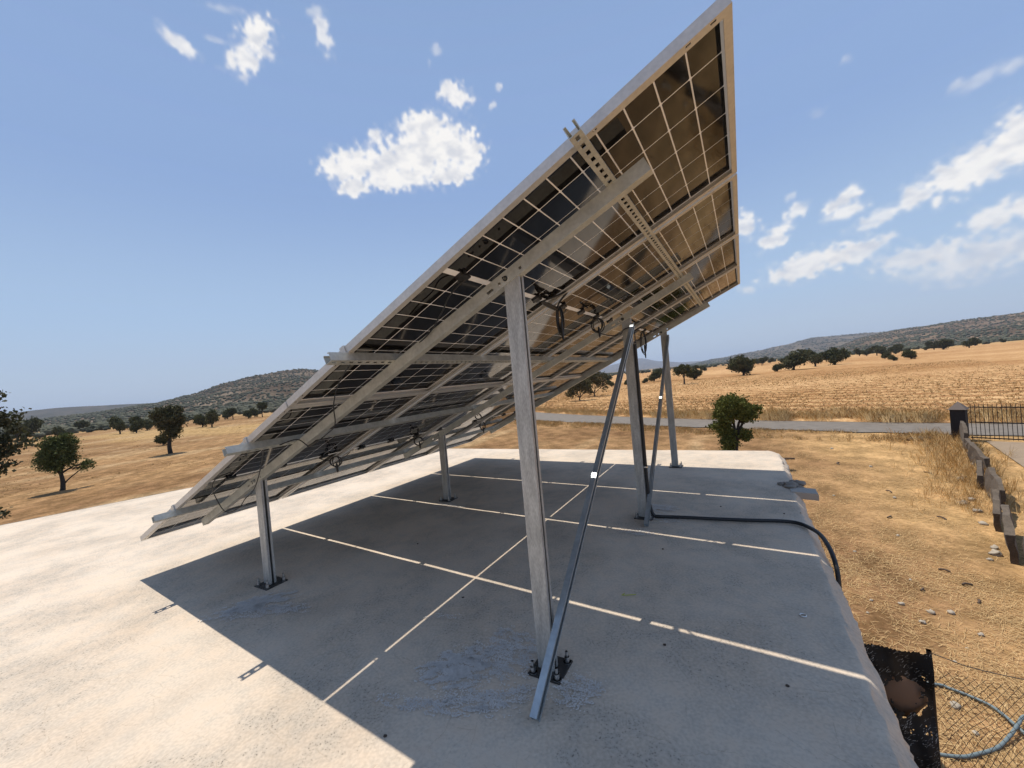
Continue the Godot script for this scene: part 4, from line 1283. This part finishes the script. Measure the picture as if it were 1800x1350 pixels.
# ------------------------------------------------------------------ yard things
func build_yard() -> void:
	var rg := RandomNumberGenerator.new(); rg.seed = 66
	# iron gate and its pillar
	var gp := Vector3(12.12, GROUND, -23.7)
	var dir := Vector3(0.52, 0, 0.27).normalized()
	var gate := thing("iron_gate", "black iron gate of thin upright bars beside the dark pillar", "gate", Transform3D(Basis(dir, Vector3.UP, dir.cross(Vector3.UP)), gp))
	var st := begin()
	for y in [0.14, 0.80, 1.45]:
		box(st, Vector3(2.9, y, 0), Vector3(5.2, 0.045, 0.035))
	inst("gate_rail", st.commit(), M.iron, gate)
	st = begin()
	tube(st, [Vector3(0, 0.1, 0), Vector3(0, 1.55, 0), Vector3(0, 1.62, 0)], [0.011, 0.011, 0.002], 6)
	var bar := st.commit()
	for i in 42:
		inst("bar", bar, M.iron, gate, Transform3D(Basis(), Vector3(0.36 + i * 0.123, 0, 0.03)))
	var pil := thing("gate_pillar", "dark square gate pillar with a pyramid cap", "pillar", Transform3D(Basis(dir, Vector3.UP, dir.cross(Vector3.UP)), gp))
	st = begin()
	box(st, Vector3(0, 0.68, 0), Vector3(0.46, 1.36, 0.46))
	inst("column", st.commit(), M.pillar, pil)
	st = begin()
	var cc := [Vector3(-0.29, 1.36, -0.29), Vector3(0.29, 1.36, -0.29), Vector3(0.29, 1.36, 0.29), Vector3(-0.29, 1.36, 0.29)]
	for i in 4:
		var a: Vector3 = cc[i]
		var b: Vector3 = cc[(i + 1) % 4]
		var tip := Vector3(0, 1.70, 0)
		var n := (b - a).cross(tip - a).normalized()
		if n.dot((a + b) * Vector3(1, 0, 1)) < 0: n = -n
		for v in [a, b, tip]:
			st.set_normal(n); st.add_vertex(v)
	quad(st, cc[0], cc[1], cc[2], cc[3], Vector3.DOWN)
	inst("cap", st.commit(), M.cap, pil)
	# row of upright stone slabs that runs from the pillar towards the camera
	var foot := [Vector2(11.95, -23.1), Vector2(11.35, -20.9), Vector2(10.85, -19.0), Vector2(10.35, -17.0), Vector2(9.85, -15.2), Vector2(9.35, -13.4), Vector2(8.92, -11.7), Vector2(8.45, -9.9), Vector2(8.0, -8.1)]
	var words := ["first stone slab from the dark pillar, in tall dry grass", "second stone slab from the dark pillar, with a pointed top", "third stone slab from the dark pillar, low and grassy", "fourth stone slab from the dark pillar, dark and rounded", "fifth stone slab from the dark pillar, tall and slanting", "sixth stone slab from the dark pillar, light-edged", "second stone slab from the right picture edge", "stone slab cut by the right picture edge"]
	for i in 8:
		var a := Vector3(foot[i].x, GROUND, foot[i].y)
		var b := Vector3(foot[i + 1].x, GROUND, foot[i + 1].y)
		var d := (b - a)
		var L := d.length() * rg.randf_range(0.86, 0.98)
		d = d.normalized()
		var h0: float = [1.2, 0.72, 0.85, 0.68, 0.9, 0.74, 0.88, 0.8][i]
		d = d.rotated(Vector3.UP, rg.randf_range(-0.12, 0.12))
		var bs := Basis(d, Vector3.UP, d.cross(Vector3.UP)) * Basis(Vector3.RIGHT, rg.randf_range(-0.1, 0.1))
		var n := noise(300 + i, 1.7, 3)
		st = begin()
		st.set_smooth_group(-1)
		var P := []
		var NX := 5
		var NY := 4
		for side in 2:
			for ix in NX + 1:
				for iy in NY + 1:
					var u := float(ix) / NX
					var v := float(iy) / NY
					var top := h0 * (1.0 - 0.5 * maxf(0.0, u - 0.55 + 0.2 * n.get_noise_1d(9.0)) - 0.55 * maxf(0.0, 0.18 - u)) * (0.95 + 0.22 * n.get_noise_1d(u * 3.0))
					var z := (0.055 if side == 0 else -0.055) + n.get_noise_3d(u * 2.5, v * 2.0, side * 5.0) * 0.05
					P.append(Vector3(u * L, v * top - 0.1, z))
		var idx := func(s: int, x: int, y: int) -> Vector3: return P[s * (NX + 1) * (NY + 1) + x * (NY + 1) + y]
		for ix in NX:
			for iy in NY:
				for v in [idx.call(0, ix, iy), idx.call(0, ix + 1, iy + 1), idx.call(0, ix + 1, iy), idx.call(0, ix, iy), idx.call(0, ix, iy + 1), idx.call(0, ix + 1, iy + 1), idx.call(1, ix, iy), idx.call(1, ix + 1, iy), idx.call(1, ix + 1, iy + 1), idx.call(1, ix, iy), idx.call(1, ix + 1, iy + 1), idx.call(1, ix, iy + 1)]:
					st.add_vertex(v)
			for v in [idx.call(0, ix, NY), idx.call(1, ix + 1, NY), idx.call(0, ix + 1, NY), idx.call(0, ix, NY), idx.call(1, ix, NY), idx.call(1, ix + 1, NY)]:
				st.add_vertex(v)
		for iy in NY:
			for v in [idx.call(0, 0, iy), idx.call(1, 0, iy + 1), idx.call(0, 0, iy + 1), idx.call(0, 0, iy), idx.call(1, 0, iy), idx.call(1, 0, iy + 1), idx.call(0, NX, iy), idx.call(0, NX, iy + 1), idx.call(1, NX, iy + 1), idx.call(0, NX, iy), idx.call(1, NX, iy + 1), idx.call(1, NX, iy)]:
				st.add_vertex(v)
		st.generate_normals()
		tag(inst("stone_slab", st.commit(), M.slab, self, Transform3D(bs, a)), words[i], "stone slab", "upright slabs along the yard")
	# heap of clods at the road
	var heap := thing("debris_heap", "low dark heap of clods and twigs beside the road", "heap", Transform3D(Basis(), Vector3(10.85, GROUND, -23.6)))
	for k in 14:
		inst("clod", rock_mesh(400 + k, Vector3(rg.randf_range(0.06, 0.16), rg.randf_range(0.05, 0.10), rg.randf_range(0.06, 0.14)), 0.4), M.clod, heap, Transform3D(Basis(Vector3.UP, rg.randf() * 3), Vector3(rg.randf_range(-0.42, 0.42), rg.randf_range(0.03, 0.12), rg.randf_range(-0.2, 0.2))))
	# white stones
	var spots := [[10.76, -18.63, 0.09], [9.71, -16.43, 0.13], [9.9, -16.8, 0.08], [9.2, -14.24, 0.09], [8.9, -13.82, 0.11], [8.95, -13.22, 0.09], [8.7, -12.26, 0.08], [8.2, -10.38, 0.1], [8.32, -10.74, 0.07], [6.12, -7.72, 0.045], [6.45, -7.58, 0.055], [6.7, -7.67, 0.05], [6.24, -7.22, 0.045], [6.84, -7.13, 0.04], [6.0, -5.36, 0.055], [5.73, -7.7, 0.03], [6.5, -8.72, 0.03], [6.03, -4.97, 0.035], [5.59, -7.25, 0.025], [8.01, -10.08, 0.05], [7.6, -14.1, 0.05], [6.9, -11.0, 0.04], [7.9, -18.0, 0.06], [6.2, -14.0, 0.04], [7.3, -21.5, 0.06], [5.9, -9.8, 0.03], [6.3, -6.3, 0.025], [6.55, -6.7, 0.02]]
	for q in spots:
		tag(inst("white_stone", rock_mesh(int(q[0] * 91), Vector3(q[2], q[2] * 0.6, q[2] * 0.8), 0.35), M.stone, self, Transform3D(Basis(Vector3.UP, rg.randf() * 3), Vector3(q[0], GROUND + q[2] * 0.35, q[1]))), "small pale stone lying on the dry yard", "stone", "pale stones in the yard")
	for q in [[7.05, -18.39, 0.35], [5.36, -19.06, 0.7], [8.07, -12.48, 0.2], [7.62, -14.71, 0.2], [7.05, -12.29, 0.2], [7.18, -8.17, 0.12], [7.13, -9.29, 0.16], [7.26, -8.78, 0.16], [6.55, -8.35, 0.12], [9.2, -17.2, 0.3]]:
		st = begin()
		var a := rg.randf() * TAU
		var d: Vector3 = Vector3(cos(a), 0.05, sin(a)) * float(q[2]) * 0.5
		var pth := smooth_path([-d, Vector3(rg.randf_range(-0.2, 0.2) * q[2], 0.02, 0), d], 3)
		tube(st, pth, same(pth.size(), 0.012 + 0.03 * q[2]), 6)
		tag(inst("stick", st.commit(), M.stick, self, Transform3D(Basis(), Vector3(q[0], GROUND + 0.025, q[1]))), "short dark stick lying on the dry yard", "stick", "sticks in the yard")
	tag(inst("plastic_scrap", rock_mesh(77, Vector3(0.18, 0.13, 0.15), 0.5), M.bag, self, Transform3D(Basis(), Vector3(11.28, GROUND + 0.1, -19.9))), "crumpled blue-grey plastic bag in the grass by the slabs", "bag")
	# mesh fence with the black cloth, beside the building
	var fz := -3.75
	var fence := thing("mesh_fence", "sagging dark wire mesh fence beside the black cloth", "fence", Transform3D(Basis(), Vector3(5.4, GROUND, fz)))
	st = begin()
	var fn := noise(81, 1.3, 2)
	var sag := func(x: float) -> float: return 1.5 - 0.05 * sin(x * 2.1) - 0.03 * x
	var at := func(x: float, y: float) -> Vector3: return Vector3(x, y, fn.get_noise_2d(x, y) * 0.10)
	var sp := 0.052
	for fam in 2:
		for k in range(-34, 64):
			var x0 := k * sp
			var pts := []
			for i in 13:
				var y := i / 12.0 * 1.5
				var x: float = x0 + (y * 0.62 if fam == 0 else -y * 0.62 + 0.9)
				if x < 0.02 or x > 2.6 or y > sag.call(x): continue
				pts.append(at.call(x, y))
			if pts.size() > 1: tube(st, pts, same(pts.size(), 0.0019), 4, false)
	inst("wire_mesh", st.commit(), M.wire, fence).set_meta("kind", "stuff")
	st = begin()
	var tp := []
	for i in 27: tp.append(at.call(0.02 + i * 0.0985, sag.call(i * 0.1)))
	tube(st, tp, same(27, 0.004), 5)
	inst("top_wire", st.commit(), M.wire, fence)
	st = begin()
	tube(st, [Vector3(2.6, -0.1, 0), Vector3(2.6, 1.55, 0)], [0.02, 0.02], 8)
	tube(st, [Vector3(0.0, -0.1, -0.03), Vector3(0.0, 1.52, -0.03)], [0.02, 0.02], 8)
	inst("fence_post", st.commit(), M.iron, fence)
	var cn := noise(82, 2.2, 2)
	var cl := begin()
	var NX := 90
	var NY := 150
	var pos := func(i: int, j: int) -> Vector3:
		var x := -0.86 + 0.86 * i / NX
		var y := 1.52 * j / NY + (cn.get_noise_1d(i * 7.0) * 0.02 if j == NY else 0.0)
		return Vector3(x, y, 0.03 + cn.get_noise_2d(x * 1.2, y * 0.8) * 0.06)
	for i in NX:
		for j in NY:
			var c: Vector3 = pos.call(i, j)
			var h := pow((c.x + 0.22) / 0.17, 2) + pow((c.y - 1.06) / 0.17, 2) + cn.get_noise_2d(c.x * 6.0, c.y * 6.0) * 0.8
			if h < 0.9: continue
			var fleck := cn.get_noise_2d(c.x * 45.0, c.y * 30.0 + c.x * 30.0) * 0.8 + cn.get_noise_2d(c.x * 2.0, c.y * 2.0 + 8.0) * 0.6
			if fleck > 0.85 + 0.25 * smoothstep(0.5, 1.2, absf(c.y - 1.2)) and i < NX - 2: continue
			for e in [[0, 0], [1, 1], [1, 0], [0, 0], [0, 1], [1, 1]]:
				cl.set_uv(Vector2((i + e[0]) / float(NX) * 0.75, (j + e[1]) / float(NY) * 1.3))
				cl.add_vertex(pos.call(i + e[0], j + e[1]))
	cl.generate_normals()
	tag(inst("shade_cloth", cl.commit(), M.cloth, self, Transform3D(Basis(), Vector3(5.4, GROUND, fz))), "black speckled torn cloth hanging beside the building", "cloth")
	tag(inst("tan_sack", rock_mesh(83, Vector3(0.22, 0.26, 0.10), 0.2), M.sack, self, Transform3D(Basis(), Vector3(5.17, GROUND + 1.05, fz - 0.11))), "tan sack showing through the hole in the black cloth", "sack")
	# hose
	var hs := thing("garden_hose", "blue-grey garden hose curving on the ground behind the mesh fence", "hose", Transform3D(Basis(), Vector3(6, GROUND + 0.03, -5)))
	st = begin()
	var hp := smooth_path([Vector3(-0.9, 0, -0.5), Vector3(-0.1, 0, -0.67), Vector3(0.04, 0, -0.65), Vector3(0.2, 0, -0.58), Vector3(0.33, 0.01, -0.47), Vector3(0.39, 0.02, -0.32), Vector3(0.42, 0.03, -0.18), Vector3(0.52, 0.0, 0.02), Vector3(0.75, 0, 0.2), Vector3(1.0, 0, 0.1), Vector3(1.05, 0, -0.25), Vector3(0.8, 0.02, -0.5), Vector3(0.56, 0.05, -0.36), Vector3(0.44, 0.055, -0.19), Vector3(0.31, 0.03, -0.01), Vector3(0.14, 0.0, 0.19), Vector3(-0.06, 0, 0.36), Vector3(-0.27, 0, 0.49), Vector3(-0.7, 0, 0.58)], 8)
	tube(st, hp, same(hp.size(), 0.017), 8)
	inst("tube", st.commit(), M.hose, hs)

# ------------------------------------------------------------------ the scene
func _ready() -> void:
	var cam := Camera3D.new()
	cam.name = "camera"
	add_child(cam)
	cam.position = EYE
	cam.rotation_degrees = Vector3(-0.427, 29.855, -5.149)
	cam.fov = 87.18
	cam.near = 0.05
	cam.far = 20000.0
	cam.current = true
	var env := Environment.new()
	env.background_mode = Environment.BG_SKY
	env.sky = Sky.new()
	env.sky.sky_material = make_sky()
	env.background_energy_multiplier = 1.0
	env.tonemap_mode = Environment.TONE_MAPPER_LINEAR
	env.tonemap_exposure = 1.0
	env.sdfgi_enabled = true
	env.ssao_enabled = true
	env.ssil_enabled = true
	env.fog_enabled = true
	env.fog_density = 0.00011
	env.fog_light_color = Color(0.80, 0.86, 0.95)
	var we := WorldEnvironment.new()
	we.name = "world_environment"
	we.environment = env
	add_child(we)
	var sun := DirectionalLight3D.new()
	sun.name = "sun"
	add_child(sun)
	sun.look_at_from_position(Vector3.ZERO, Vector3(0.3461, -0.9211, 0.1781), Vector3.RIGHT)
	sun.light_energy = 1.6
	sun.light_color = Color(1.0, 0.97, 0.92)
	sun.light_angular_distance = 0.5
	sun.shadow_enabled = true

	array_frame = Transform3D(Basis(Vector3(0, 0, 1), deg_to_rad(TILT)), Vector3(0, LOW, 0))
	make_materials()
	build_ground()
	hill("hill", [[-100.0, 0.5], [-90.0, 0.35], [-80.1, 0.35], [-76.5, 0.55], [-71.5, 1.05], [-68.6, 1.65], [-64.9, 2.8], [-62.0, 3.42], [-59.0, 3.84], [-57.1, 3.88], [-55.2, 3.55], [-51.3, 2.3], [-45.0, 1.1], [-38.0, 0.3], [-32.0, -0.2]], 230.0, 1000.0, [Color(0.115, 0.085, 0.06), Color(0.30, 0.235, 0.17)], 501, 13000, 1.75)
	hill("hill", [[-104.0, 0.8], [-90.0, 1.0], [-81.6, 1.13], [-80.0, 1.25], [-78.3, 1.32], [-74.5, 1.2], [-71.5, 1.1], [-67.7, 0.75], [-60.0, 0.4]], 1700.0, 2900.0, [Color(0.09, 0.085, 0.06), Color(0.16, 0.135, 0.10)], 511, 0, 3.0)
	hill("hill", [[7.0, -0.1], [9.0, 0.5], [11.5, 1.3], [13.3, 1.6], [15.0, 1.75], [18.8, 1.9], [22.1, 1.98], [28.0, 2.2], [36.0, 1.6], [44.0, 0.4]], 480.0, 1700.0, [Color(0.14, 0.10, 0.07), Color(0.33, 0.235, 0.16)], 521, 7500, 2.3)
	hill("hill", [[-6.0, 0.05], [-3.4, 0.44], [1.6, 0.96], [4.5, 1.36], [6.9, 1.83], [10.6, 1.75], [13.3, 1.6], [18.0, 1.2], [24.0, 0.5]], 1500.0, 3200.0, [Color(0.12, 0.10, 0.075), Color(0.26, 0.21, 0.15)], 531, 2500, 4.5)
	hill("mountain", [[-26.0, 0.0], [-18.5, 0.56], [-14.7, 1.1], [-12.0, 1.52], [-9.5, 0.85], [-6.8, 0.45], [-2.0, 0.3]], 5000.0, 7600.0, [Color(0.13, 0.11, 0.09), Color(0.26, 0.22, 0.17)], 541, 0, 3.0)
	build_building()
	build_mount()
	build_panels()
	build_cables()
	build_yard()
	build_trees()
	build_grass()
